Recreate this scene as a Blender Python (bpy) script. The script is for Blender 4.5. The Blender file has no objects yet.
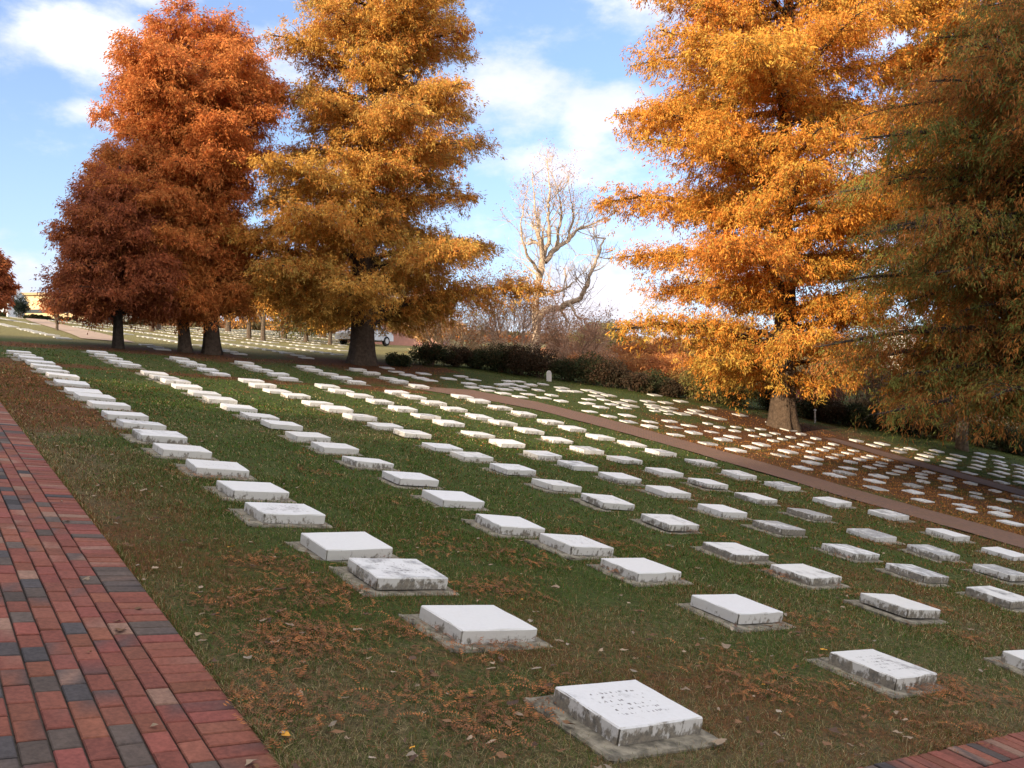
import bpy, math, random
import numpy as np
from mathutils import Vector, Matrix

scene = bpy.context.scene
R_ = math.radians
random.seed(7)
rng = np.random.default_rng(7)

# ------------------------------------------------------------------ camera, sky, sun, exposure
F_PX = 855.9
cam_d = bpy.data.cameras.new("camera")
cam = bpy.data.objects.new("camera", cam_d)
scene.collection.objects.link(cam)
cam_d.sensor_width = 36.0
cam_d.lens = 36.0 * F_PX / 1024.0
cam_d.clip_start = 0.05
cam_d.clip_end = 3000
cam.location = (0, 0, 0)
cam.rotation_euler = (R_(90), 0, 0)
scene.camera = cam
scene.render.resolution_x = 1024
scene.render.resolution_y = 768

SUN_XY = (-0.66, -0.75)          # horizontal direction towards the sun
SUN_EL = R_(17)
SUN = Vector((SUN_XY[0] * math.cos(SUN_EL), SUN_XY[1] * math.cos(SUN_EL), math.sin(SUN_EL)))
sun_d = bpy.data.lights.new("sun", 'SUN')
sun_d.energy = 5.0
sun_d.angle = R_(0.7)
sun_d.color = (1.0, 0.80, 0.56)
sun = bpy.data.objects.new("sun", sun_d)
scene.collection.objects.link(sun)
sun.rotation_euler = SUN.to_track_quat('Z', 'Y').to_euler()

scene.view_settings.view_transform = 'Standard'
scene.view_settings.look = 'None'
scene.view_settings.gamma = 1.0
scene.view_settings.use_curve_mapping = False
scene.view_settings.exposure = 0.95
SKY_STRENGTH = 0.133


class NT:
    """small helper for building node trees"""
    def __init__(self, tree):
        self.t = tree
        self.n = tree.nodes
        self.l = tree.links

    def add(self, typ, **kw):
        n = self.n.new(typ)
        for k, v in kw.items():
            setattr(n, k, v)
        return n

    def put(self, sock, val):
        if hasattr(val, 'is_output'):
            self.l.new(val, sock)
        elif val is not None:
            if isinstance(val, (tuple, list)) and len(val) == 3 and sock.type == 'RGBA':
                val = (*val, 1.0)
            sock.default_value = val

    def math(self, op, a, b=None, c=None, clamp=False):
        n = self.add('ShaderNodeMath', operation=op)
        n.use_clamp = clamp
        self.put(n.inputs[0], a)
        if b is not None:
            self.put(n.inputs[1], b)
        if c is not None:
            self.put(n.inputs[2], c)
        return n.outputs[0]

    def mix(self, f, a, b, mode='MIX'):
        n = self.add('ShaderNodeMix', data_type='RGBA', blend_type=mode)
        self.put(n.inputs[0], f)
        self.put(n.inputs[6], a)
        self.put(n.inputs[7], b)
        return n.outputs[2]

    def noise(self, vec, scale, detail=4, rough=0.55, w=None):
        n = self.add('ShaderNodeTexNoise')
        if w is not None:
            n.noise_dimensions = '4D'
            self.put(n.inputs['W'], w)
        if vec is not None:
            self.l.new(vec, n.inputs['Vector'])
        n.inputs['Scale'].default_value = scale
        n.inputs['Detail'].default_value = detail
        n.inputs['Roughness'].default_value = rough
        return n.outputs['Fac']

    def ramp(self, fac, lo, hi, a=0.0, b=1.0):
        n = self.add('ShaderNodeMapRange')
        n.interpolation_type = 'SMOOTHSTEP'
        self.put(n.inputs[0], fac)
        self.put(n.inputs[1], lo)
        self.put(n.inputs[2], hi)
        self.put(n.inputs[3], a)
        self.put(n.inputs[4], b)
        return n.outputs[0]


world = bpy.data.worlds.new("World")
scene.world = world
world.use_nodes = True
wt = NT(world.node_tree)
wt.n.clear()
w_out = wt.add('ShaderNodeOutputWorld')
bg = wt.add('ShaderNodeBackground')
wt.l.new(bg.outputs[0], w_out.inputs[0])
sky = wt.add('ShaderNodeTexSky')
sky.sky_type = 'NISHITA'
sky.sun_disc = False
sky.sun_elevation = SUN_EL
sky.sun_rotation = math.atan2(SUN_XY[0], SUN_XY[1])
sky.air_density = 1.0
sky.dust_density = 0.7
sky.ozone_density = 1.6
tc = wt.add('ShaderNodeTexCoord')
nrm = wt.add('ShaderNodeVectorMath', operation='NORMALIZE')
wt.l.new(tc.outputs['Generated'], nrm.inputs[0])
sep = wt.add('ShaderNodeSeparateXYZ')
wt.l.new(nrm.outputs[0], sep.inputs[0])
azn = wt.math('ARCTAN2', sep.outputs[0], sep.outputs[1])
eln = wt.math('ARCSINE', sep.outputs[2])
# clouds by azimuth and elevation (degrees): az, el, half-width, half-height, amount
CLOUDS = [(-26.5, 19.6, 4.8, 2.5, .95), (-21, 22.8, 5, 1.6, .6), (-25.5, 16.0, 3.4, .9, .72), (-24, 12.9, 2.8, 1.2, .45),
          (-15.0, 20.5, 7, 2.4, .55), (0.5, 18.4, 5.0, 2.6, 1.0), (5.6, 17.6, 3.8, 2.6, .98), (4, 21.5, 5, 2.2, .48), (3.2, 14.6, 7, 1.6, .55),
          (9.5, 23.5, 4.5, 1.6, .9), (6.5, 6.0, 4.5, 2.6, .95), (4.0, 3.0, 7, 2.6, .75), (12, 7, 7, 4, .7), (-28, 4.5, 7, 3.2, .62), (-21, 3, 6, 2.0, .55),
          (20, 14, 10, 5, .6), (-9, 8, 8, 5, .6), (25, 24, 12, 6, .6), (-60, 15, 20, 7, .8), (60, 18, 20, 7, .8), (-110, 18, 25, 8, .7), (170, 20, 30, 9, .7), (110, 22, 22, 9, .7)]
acc = None
for (a, e, wa, we, amp) in CLOUDS:
    da = wt.math('DIVIDE', wt.math('SUBTRACT', azn, R_(a)), R_(wa))
    de = wt.math('DIVIDE', wt.math('SUBTRACT', eln, R_(e)), R_(we))
    d2 = wt.math('ADD', wt.math('MULTIPLY', da, da), wt.math('MULTIPLY', de, de))
    g = wt.math('MULTIPLY', wt.math('EXPONENT', wt.math('MULTIPLY', d2, -0.8)), amp)
    acc = g if acc is None else wt.math('MAXIMUM', acc, g)
mp = wt.add('ShaderNodeMapping')
wt.l.new(nrm.outputs[0], mp.inputs[0])
mp.inputs['Scale'].default_value = (1, 1, 1.9)
cn = wt.noise(mp.outputs[0], 9.0, 9, 0.6)
cn2 = wt.noise(mp.outputs[0], 3.0, 4, 0.5)
cover = wt.math('ADD', wt.math('MULTIPLY', acc, 0.62), wt.math('MULTIPLY', wt.math('SUBTRACT', cn, 0.5), 1.5))
cover = wt.math('ADD', cover, wt.math('MULTIPLY', wt.math('SUBTRACT', cn2, 0.5), 0.35))
cmask = wt.ramp(cover, 0.12, 0.62)
warm = wt.ramp(eln, R_(2), R_(14))
ccol = wt.mix(warm, (4.9, 4.4, 4.4), (5.2, 5.15, 5.5))
shade = wt.ramp(wt.noise(mp.outputs[0], 6.0, 5, 0.55), 0.35, 0.7)
ccol = wt.mix(shade, wt.mix(1.0, ccol, (0.76, 0.79, 0.88), 'MULTIPLY'), ccol)
skyc = wt.mix(1.0, sky.outputs[0], (0.82, 0.90, 1.12), 'MULTIPLY')
haze_f = wt.ramp(eln, R_(-2), R_(20), 0.6, 0.22)
skyc = wt.mix(haze_f, skyc, (3.0, 3.75, 5.0))
# bright unseen cloud added overhead and behind the photographer to fill the shade
high = wt.ramp(eln, R_(30), R_(52))
back = wt.ramp(sep.outputs[1], .05, -.45)
hb = wt.math('MULTIPLY', wt.math('MAXIMUM', high, back), wt.ramp(wt.math('ADD', cn2, wt.math('MULTIPLY', wt.math('SUBTRACT', cn, .5), .6)), .34, .56))
hb = wt.math('MULTIPLY', hb, wt.ramp(eln, R_(-2), R_(8)))
final = wt.mix(wt.math('MULTIPLY', cmask, 0.9), skyc, ccol)
final = wt.mix(hb, final, (10.2, 9.6, 8.9))
wt.l.new(final, bg.inputs[0])
bg.inputs[1].default_value = SKY_STRENGTH

# ------------------------------------------------------------------ plan coordinates and terrain
AZ = R_(36.3)
UX, UY = math.cos(AZ), math.sin(AZ)
VX, VY = -math.sin(AZ), math.cos(AZ)


def xy(U, V):
    return U * UX + V * VX, U * UY + V * VY


def uv(X, Y):
    return X * UX + Y * UY, X * VX + Y * VY


def _base(U, V):
    return -1.43154 - .15351 * U + .09955 * V + .00062 * U * U + .0032 * U * V - .00004 * V * V


SLAB_T = 0.095     # top of a stone above the turf


def gz(U, V):
    """height of the turf at plan position (U across the rows, V along the rows)"""
    U = np.asarray(U, float)
    V = np.asarray(V, float)
    Uc = np.where(U > 38, 38 + 6 * np.tanh((U - 38) / 30), np.where(U < -14, -14 + 4 * np.tanh((U + 14) / 8), U))
    Vc = np.clip(V, -12, 31)
    z = _base(Uc, Vc)
    s0 = .09955 + .0032 * Uc - .0025
    e = np.maximum(V - 31, 0)
    e1 = np.minimum(e, 78)
    g = .081
    z = z + g * e1 + (s0 - g) * 3 * (1 - np.exp(-e / 3)) + .01 * np.maximum(e - 78, 0)
    return z - SLAB_T


def gxy(X, Y):
    U, V = uv(X, Y)
    return float(gz(U, V))


def at(px, Y):
    """world x, y, ground z seen in the direction of a photo column at distance Y"""
    X = (px - 512) / F_PX * Y
    return X, Y, gxy(X, Y)


def zpx(py, Y):
    return (384 - py) / F_PX * Y


# ------------------------------------------------------------------ helpers
class Acc:
    def __init__(self):
        self.v = []
        self.f = []
        self.c = []
        self.n = 0

    def add(self, v, f, c=None):
        v = np.asarray(v, float).reshape(-1, 3)
        f = np.asarray(f, int)
        self.v.append(v)
        self.f.append(f + self.n)
        if c is None:
            c = np.ones((len(v), 3))
        c = np.asarray(c, float)
        if c.ndim == 1:
            c = np.tile(c, (len(v), 1))
        self.c.append(c)
        self.n += len(v)

    def mesh(self, name, col=True, smooth=False):
        me = bpy.data.meshes.new(name)
        V = np.concatenate(self.v)
        C = np.concatenate(self.c)
        idx = np.concatenate([f.ravel() for f in self.f])
        tot = np.concatenate([np.full(len(f), f.shape[1]) for f in self.f])
        st = np.concatenate([[0], np.cumsum(tot)[:-1]])
        me.vertices.add(len(V))
        me.vertices.foreach_set('co', V.astype(np.float32).ravel())
        me.loops.add(len(idx))
        me.loops.foreach_set('vertex_index', idx.astype(np.int32))
        me.polygons.add(len(tot))
        me.polygons.foreach_set('loop_start', st.astype(np.int32))
        me.polygons.foreach_set('use_smooth', np.full(len(tot), smooth))
        me.update(calc_edges=True)
        if col:
            at_ = me.color_attributes.new('col', 'FLOAT_COLOR', 'POINT')
            at_.data.foreach_set('color', np.concatenate([C, np.ones((len(C), 1))], 1).astype(np.float32).ravel())
        return me

    def box(self, lo, hi, c=None):
        x0, y0, z0 = lo
        x1, y1, z1 = hi
        v = [(x0, y0, z0), (x1, y0, z0), (x1, y1, z0), (x0, y1, z0), (x0, y0, z1), (x1, y0, z1), (x1, y1, z1), (x0, y1, z1)]
        f = [(0, 3, 2, 1), (4, 5, 6, 7), (0, 1, 5, 4), (1, 2, 6, 5), (2, 3, 7, 6), (3, 0, 4, 7)]
        self.add(v, f, c)

    def tube(self, pts, rad, k=6, c=None):
        pts = np.asarray(pts, float)
        rad = np.asarray(rad, float)
        n = len(pts)
        t = np.gradient(pts, axis=0)
        t /= np.linalg.norm(t, axis=1)[:, None] + 1e-9
        ref = np.array([0, 0, 1.0]) if abs(t[0][2]) < .8 else np.array([1.0, 0, 0])
        a = np.cross(t, ref)
        a /= np.linalg.norm(a, axis=1)[:, None] + 1e-9
        b = np.cross(t, a)
        ang = np.arange(k) * 2 * np.pi / k
        ring = a[:, None, :] * np.cos(ang)[None, :, None] + b[:, None, :] * np.sin(ang)[None, :, None]
        v = pts[:, None, :] + ring * rad[:, None, None]
        i = np.arange(n - 1)[:, None] * k
        j = np.arange(k)[None, :]
        j2 = (j + 1) % k
        f = np.stack([i + j, i + j2, i + k + j2, i + k + j], -1).reshape(-1, 4)
        self.add(v.reshape(-1, 3), f, c)


def link(name, me, mats, parent=None):
    o = bpy.data.objects.new(name, me)
    scene.collection.objects.link(o)
    for m in (mats if isinstance(mats, (list, tuple)) else [mats]):
        if m.name not in [x.name for x in me.materials if x]:
            me.materials.append(m)
    if parent is not None:
        o.parent = parent
    return o


def empty(name, loc=(0, 0, 0), rz=0):
    o = bpy.data.objects.new(name, None)
    o.empty_display_size = .2
    scene.collection.objects.link(o)
    o.location = loc
    o.rotation_euler = (0, 0, rz)
    return o


def tag(o, label=None, cat=None, group=None, kind=None):
    if label:
        o['label'] = label
    if cat:
        o['category'] = cat
    if group:
        o['group'] = group
    if kind:
        o['kind'] = kind
    return o


def new_mat(name):
    m = bpy.data.materials.new(name)
    m.use_nodes = True
    t = NT(m.node_tree)
    p = m.node_tree.nodes['Principled BSDF']
    return m, t, p


def bump(t, p, h, strength=.4, dist=.01):
    b = t.add('ShaderNodeBump')
    b.inputs['Strength'].default_value = strength
    b.inputs['Distance'].default_value = dist
    t.l.new(h, b.inputs['Height'])
    t.l.new(b.outputs[0], p.inputs['Normal'])


def simple_mat(name, col, rough=.8, noise_amt=.25, scale=4.0, bmp=.2, metal=0):
    m, t, p = new_mat(name)
    tcn = t.add('ShaderNodeTexCoord')
    n = t.noise(tcn.outputs['Object'], scale, 5, .6)
    f = t.ramp(n, .3, .7, 1 - noise_amt, 1 + noise_amt)
    mul = t.add('ShaderNodeVectorMath', operation='SCALE')
    mul.inputs[0].default_value = col
    t.l.new(f, mul.inputs['Scale'])
    t.l.new(mul.outputs[0], p.inputs['Base Color'])
    p.inputs['Roughness'].default_value = rough
    p.inputs['Metallic'].default_value = metal
    bump(t, p, n, bmp, .02)
    return m


def vcol_mat(name, rough=.8, translucent=0.0, bump_scale=None, bstr=.3, bdist=.01, mott=0.0, mott_scale=40):
    m, t, p = new_mat(name)
    a = t.add('ShaderNodeAttribute')
    a.attribute_name = 'col'
    c = a.outputs['Color']
    if mott:
        tcn = t.add('ShaderNodeTexCoord')
        n = t.noise(tcn.outputs['Object'], mott_scale, 5, .65)
        sc = t.add('ShaderNodeVectorMath', operation='SCALE')
        t.l.new(c, sc.inputs[0])
        t.l.new(t.ramp(n, .28, .72, 1 - mott, 1 + mott), sc.inputs['Scale'])
        c = sc.outputs[0]
    t.l.new(c, p.inputs['Base Color'])
    p.inputs['Roughness'].default_value = rough
    p.inputs['Specular IOR Level'].default_value = .25
    if bump_scale:
        tcn = t.add('ShaderNodeTexCoord')
        bump(t, p, t.noise(tcn.outputs['Object'], bump_scale, 5, .6), bstr, bdist)
    if translucent:
        tr = t.add('ShaderNodeBsdfTranslucent')
        t.l.new(c, tr.inputs[0])
        mx = t.add('ShaderNodeMixShader')
        mx.inputs[0].default_value = translucent
        t.l.new(p.outputs[0], mx.inputs[1])
        t.l.new(tr.outputs[0], mx.inputs[2])
        o = [n for n in t.n if n.type == 'OUTPUT_MATERIAL'][0]
        t.l.new(mx.outputs[0], o.inputs[0])
    return m


M_leaf = vcol_mat('foliage', .75, .35)
M_grass = vcol_mat('grass_blade', .9, .25)
M_grass.node_tree.nodes['Principled BSDF'].inputs['Specular IOR Level'].default_value = .04
M_litter = vcol_mat('leaf_litter', .85, .1)
M_brick = vcol_mat('path_brick', .88, 0, 60, .35, .004, .22, 45)
M_bark = vcol_mat('bark', .95, 0, 14, .9, .05, .35, 9)
M_paint = vcol_mat('painted_wall', .85, 0, 8, .1, .01, .08, 3)

# ------------------------------------------------------------------ ground
PATH_U = 1.165           # right-hand edge of the brick walk
CROSS_V = 2.31          # far edge of the crossing brick walk
BP_A = [(13.49, 23.28), (14.34, 22.35), (14.97, 21.57), (15.7, 20.17), (16.0, 16.28), (15.8, 11.74), (15.55, 8.87), (15.48, 6.56), (15.4, 0), (15.4, -12)]
BP_B = [(14.85, 26.2), (15.2, 25.3), (15.75, 24.6), (16.28, 23.46), (17.2, 22.0), (17.6, 18.35), (17.5, 13.01), (17.15, 9.76), (17.25, 7.35), (17.2, 0), (17.2, -12)]


def fbm(U, V, s, seed=0):
    """cheap value noise used for plan-position variation of plants"""
    out = 0
    r = np.random.default_rng(seed)
    for o in range(4):
        for _ in range(3):
            a = r.uniform(0, 6.28)
            ph = r.uniform(0, 6.28)
            k = s * (2 ** o) * r.uniform(.7, 1.4)
            out = out + np.sin((U * math.cos(a) + V * math.sin(a)) * k + ph) / (1.6 ** o)
    return out / 4.0


def masks(U, V):
    """litter and dryness of the turf, 0..1"""
    nz = fbm(U, V, 1.1, 3)
    X = U * UX + V * VX
    Y = U * UY + V * VY
    litter = np.zeros_like(U)

    def g(d, w):
        return np.exp(-(d / w) ** 2)
    litter = np.maximum(litter, .75 * g(V - 22.75, .55) * (U < 13.5))
    litter = np.maximum(litter, .95 * g(V - 29.8, 1.0) * (U < 19))
    for (tx, ty, rr) in ((15.12, 30.5, 3.2), (26.35, 19.2, 4.2), (9.43, 30.8, 2.5), (8.5, 30.9, 2.2), (6.3, 30.7, 1.8), (14.0, 25.0, 1.6)):
        litter = np.maximum(litter, np.exp(-(((U - tx) ** 2 + (V - ty) ** 2) / rr ** 2)))
    litter = np.maximum(litter, .72 * (U > 17) * (U < 27.5) * np.clip((21 - V) / 3, 0, 1))
    litter = np.maximum(litter, .34 * np.clip((U - 7) / 5, 0, 1) * np.clip((14 - V) / 5, 0, 1))
    litter = np.maximum(litter, .62 * (U < 2.6) * (V > 11.5) * (V < 24))
    litter = np.maximum(litter, .20 * np.clip((7.5 - V) / 3.5, 0, 1))
    litter = np.maximum(litter, .22 * np.clip((2.7 - U) / .6, 0, 1) * (V < 11.5))
    litter = np.clip(litter + .34 * nz * (litter > .05), 0, 1)
    dry = np.clip(.85 - (U - 1.1) * .42, 0, 1) * np.clip((17 - V) / 4, .25, 1)
    dry = np.maximum(dry, np.clip(.95 - (V - 2.1) * .42, 0, 1))
    dry = np.maximum(dry, .12 + .25 * np.clip((7 - V) / 3, 0, 1))
    dry = np.clip(dry + .42 * fbm(U, V, .9, 9), 0.05, 1)
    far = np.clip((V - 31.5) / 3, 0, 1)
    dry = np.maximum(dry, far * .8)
    return litter, dry


def lines(segs):
    out = []
    for a, b, s in segs:
        out.append(np.arange(a, b, s))
    return np.concatenate(out + [[segs[-1][1]]])


gu = lines([(-260, -40, 11), (-40, -6, 2), (-6, 0, .5), (0, 20, .16), (20, 40, .35), (40, 80, 3), (80, 300, 12)])
gv = lines([(-120, -20, 10), (-20, 0, 2), (0, 22, .16), (22, 40, .35), (40, 130, 2.2), (130, 420, 14)])
GU, GV = np.meshgrid(gu, gv, indexing='ij')
fine = ((GU > -1) & (GU < 40) & (GV > 0) & (GV < 40))
GZ = gz(GU, GV) + np.where(fine & (GU > PATH_U + .1), .012 * fbm(GU, GV, 3.0, 5), 0)
on_path = (GU < PATH_U + .0155 * (GV - 3)) | ((GV < CROSS_V) & (GV > -3) & (GU > PATH_U) & (GU < 14))
GZ = GZ - np.where(on_path & (GU > -8) & (GV > -6) & (GV < 60), .03, 0)
GX = GU * UX + GV * VX
GY = GU * UY + GV * VY
nu, nv = GU.shape
i = np.arange(nu - 1)[:, None] * nv + np.arange(nv - 1)[None, :]
faces = np.stack([i, i + nv, i + nv + 1, i + 1], -1).reshape(-1, 4)
lit, dry = masks(GU, GV)
ga = Acc()
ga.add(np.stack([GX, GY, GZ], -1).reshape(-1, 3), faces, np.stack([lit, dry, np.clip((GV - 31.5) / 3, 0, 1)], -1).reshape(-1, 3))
M_ground, t, p = new_mat('turf')
a = t.add('ShaderNodeAttribute')
a.attribute_name = 'col'
sp = t.add('ShaderNodeSeparateXYZ')
t.l.new(a.outputs['Vector'], sp.inputs[0])
tcn = t.add('ShaderNodeTexCoord')
co = tcn.outputs['Object']
n1 = t.noise(co, 2.2, 6, .62)
n2 = t.noise(co, 14, 5, .65)
n3 = t.noise(co, 70, 4, .7)
green = t.mix(n3, (.032, .046, .014), (.085, .115, .026))
straw = t.mix(n3, (.055, .046, .026), (.20, .155, .08))
brown = t.mix(n3, (.045, .022, .011), (.20, .085, .034))
fd = t.math('ADD', sp.outputs[1], t.math('MULTIPLY', t.math('SUBTRACT', n2, .5), 1.3))
c = t.mix(t.ramp(fd, .25, .85), green, straw)
fl = t.math('ADD', sp.outputs[0], t.math('ADD', t.math('MULTIPLY', t.math('SUBTRACT', n1, .5), 1.1), t.math('MULTIPLY', t.math('SUBTRACT', n2, .5), .9)))
c = t.mix(t.ramp(fl, .22, .72), c, brown)
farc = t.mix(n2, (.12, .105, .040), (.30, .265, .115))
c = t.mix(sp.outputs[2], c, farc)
n4 = t.noise(co, 28, 5, .75)
c = t.mix(t.ramp(n4, .40, .56, .55, 0), c, (.022, .017, .011))
t.l.new(c, p.inputs['Base Color'])
p.inputs['Roughness'].default_value = .95
p.inputs['Specular IOR Level'].default_value = .1
bump(t, p, t.math('ADD', n3, n2), .8, .03)
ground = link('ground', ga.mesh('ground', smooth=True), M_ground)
tag(ground, kind='structure')


# ---- brick walk: every brick laid in running bond, a header course along the edge
def brick_colour(n, r):
    c = np.empty((n, 3))
    red = np.array([.165, .051, .039])
    k = r.random(n)
    for q in range(n):
        if k[q] < .76:
            b = red * r.uniform(.80, 1.14) * np.array([1, r.uniform(.96, 1.22), r.uniform(.95, 1.08)])
        elif k[q] < .84:
            b = np.array([.048, .042, .044]) * r.uniform(.7, 1.3)
        elif k[q] < .955:
            b = np.array([.075, .056, .048]) * r.uniform(.75, 1.2)
        else:
            b = np.array([.20, .115, .085]) * r.uniform(.8, 1.15)
        c[q] = b
    return c


def skew(V):
    """the walk is not quite parallel to the rows"""
    return .0155 * (np.asarray(V, float) - 3)


def brick_batch(acc, rects, r, z_off=.012, joint=.0035, sk=0.0):
    """rects: n x 4 (u0, u1, v0, v1)"""
    n = len(rects)
    q = np.asarray(rects, float)
    q[:, 0] += joint
    q[:, 1] -= joint
    q[:, 2] += joint
    q[:, 3] -= joint
    cz = gz((q[:, 0] + q[:, 1]) / 2, (q[:, 2] + q[:, 3]) / 2)
    dz = r.normal(0, .0016, n)
    col = brick_colour(n, r)
    bev = .005
    blot = np.where(r.random((n, 1)) < .30, r.uniform(0, .95, (n, 4)) * (r.random((n, 4)) < .5), 0)
    mixc = np.where(r.random((n, 1)) < .75, np.array([.055, .045, .045]), np.array([.22, .13, .10]))
    V = np.zeros((n, 12, 3))
    Cc = np.zeros((n, 12, 3))
    order = [(0, 2), (1, 2), (1, 3), (0, 3)]
    for k, (a_, b_) in enumerate(order):
        uo = q[:, a_]
        vo = q[:, b_]
        su = 1 if a_ == 0 else -1
        sv = 1 if b_ == 2 else -1
        for lay, (ins, dzz) in enumerate(((0, -.05), (0, -bev), (bev, 0))):
            uu_ = uo + su * ins
            vv_ = vo + sv * ins
            zz_ = gz(uu_, vv_) + z_off + dz + dzz + r.normal(0, .0007, n)
            uu_ = uu_ + sk * skew(vv_)
            x_, y_ = uu_ * UX + vv_ * VX, uu_ * UY + vv_ * VY
            V[:, lay * 4 + k] = np.stack([x_, y_, zz_], 1)
            Cc[:, lay * 4 + k] = (col * (1 - blot[:, k:k + 1]) + mixc * blot[:, k:k + 1]) * r.uniform(.86, 1.1, (n, 1)) * (.8 if lay < 2 else 1)
    base = np.arange(n)[:, None, None] * 12
    fs = [(8, 9, 10, 11)]
    for k in range(4):
        k2 = (k + 1) % 4
        fs.append((k, k2, 4 + k2, 4 + k))
        fs.append((4 + k, 4 + k2, 8 + k2, 8 + k))
    f = (np.array(fs)[None] + base).reshape(-1, 4)
    acc.add(V.reshape(-1, 3), f, Cc.reshape(-1, 3))


ba = Acc()
rb = np.random.default_rng(11)
rects = []
v0 = -2.0
while v0 < 26:
    rects.append((PATH_U - .205, PATH_U, v0, v0 + .1))
    v0 += .1
for k in range(26):
    u1 = PATH_U - .205 - .1 * k
    v0 = -2.0 + (.082 if k % 2 else 0) + rb.uniform(-.012, .012)
    while v0 < (26 if k < 10 else 16):
        ln_ = .165 + rb.normal(0, .0025)
        rects.append((u1 - .1, u1, v0, v0 + ln_))
        v0 += ln_
brick_batch(ba, rects, rb, sk=1.0)
walk = link('brick_walk', ba.mesh('brick_walk'), M_brick)
tag(walk, kind='structure')
ba = Acc()
rects = []
u0 = PATH_U + .0
while u0 < 14:
    rects.append((u0, u0 + .1, CROSS_V - .205, CROSS_V))
    u0 += .1
for k in range(16):
    v1 = CROSS_V - .205 - .1 * k
    u0 = PATH_U + (.1 if k % 2 else 0)
    while u0 < 14:
        rects.append((u0, u0 + .2, v1 - .1, v1))
        u0 += .2
brick_batch(ba, rects, rb)
walk2 = link('crossing_brick_walk', ba.mesh('crossing_brick_walk'), M_brick)
tag(walk2, kind='structure')

# ---- sand bed seen in the joints
M_sand = simple_mat('joint_sand', (.05, .04, .032), .95, .3, 60)
sa = Acc()


def strip(acc, ul, ur, vs, zoff, c=None):
    """sheet between two plan lines ul(v), ur(v)"""
    n = len(vs)
    m = 9
    pts = []
    for q in range(n):
        for w in range(m):
            U_ = ul[q] + (ur[q] - ul[q]) * w / (m - 1)
            x_, y_ = xy(U_, vs[q])
            pts.append((x_, y_, float(gz(U_, vs[q])) + zoff))
    i_ = np.arange(n - 1)[:, None] * m + np.arange(m - 1)[None, :]
    f = np.stack([i_, i_ + 1, i_ + m + 1, i_ + m], -1).reshape(-1, 4)
    acc.add(pts, f, c)


vs = np.arange(-2, 60, .3)
strip(sa, np.full(len(vs), -1.9), PATH_U - .002 + skew(vs), vs, .0)
vs = np.arange(.37, CROSS_V - .0, .12)
strip(sa, np.full(len(vs), PATH_U + .002), np.full(len(vs), 14.0), vs, .002)
sand = link('path_bed', sa.mesh('path_bed'), M_sand)
tag(sand, kind='structure')

# ---- brown paths across the graveyard
M_path, t, p = new_mat('brown_path')
tcn = t.add('ShaderNodeTexCoord')
mpn = t.add('ShaderNodeMapping')
mpn.inputs['Rotation'].default_value = (0, 0, -AZ)
t.l.new(tcn.outputs['Object'], mpn.inputs[0])
br = t.add('ShaderNodeTexBrick')
t.l.new(mpn.outputs[0], br.inputs['Vector'])
br.inputs['Scale'].default_value = 5.0
br.inputs['Color1'].default_value = (.175, .085, .054, 1)
br.inputs['Color2'].default_value = (.12, .065, .045, 1)
br.inputs['Mortar'].default_value = (.05, .03, .02, 1)
br.inputs['Mortar Size'].default_value = .03
nn = t.noise(tcn.outputs['Object'], 3.0, 6, .65)
c = t.mix(t.ramp(nn, .46, .66, 0, .8), br.outputs['Color'], (.11, .058, .03))
t.l.new(c, p.inputs['Base Color'])
p.inputs['Roughness'].default_value = .9
bump(t, p, t.noise(tcn.outputs['Object'], 40, 4, .6), .4, .01)


def interp(poly, v):
    q = sorted(poly, key=lambda s: s[1])
    return np.interp(v, [s[1] for s in q], [s[0] for s in q])


pa = Acc()
vs = np.arange(-12, 24.2, .12)
strip(pa, interp(BP_A, vs) + .07 * fbm(vs, vs * 0, 2.5, 41), interp(BP_B, vs) + .07 * fbm(vs, vs * 0, 2.8, 42), vs, .02)
tag(link('brown_path', pa.mesh('brown_path'), M_path), kind='structure')
pa = Acc()
vs = np.arange(-10, 18.0, .25)
strip(pa, np.interp(vs, [-10, 10.9, 15.7, 18], [24.9, 25.3, 26.0, 26.6]), np.interp(vs, [-10, 11, 16, 18], [26.3, 26.7, 27.2, 27.3]), vs, .02)
tag(link('narrow_brown_path', pa.mesh('narrow_brown_path'), M_path), kind='structure')
# pale path climbing the sunny far field
M_gravel = simple_mat('gravel_path', (.30, .21, .15), .95, .2, 3)
pa = Acc()
YY = np.linspace(33, 88, 26)
pts = []
for Y_ in YY:
    w_ = (Y_ - 33) / 55
    pxc = 108 - 72 * (1 - (1 - w_) ** 2.2)
    for s_ in (-1, -.5, 0, .5, 1):
        X_ = (pxc - 512) / F_PX * Y_ + s_ * 1.05
        pts.append((X_, Y_, gxy(X_, Y_) + .03))
i_ = np.arange(25)[:, None] * 5 + np.arange(4)[None, :]
pa.add(pts, np.stack([i_, i_ + 1, i_ + 6, i_ + 5], -1).reshape(-1, 4))
tag(link('gravel_path', pa.mesh('gravel_path'), M_gravel), kind='structure')

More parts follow.
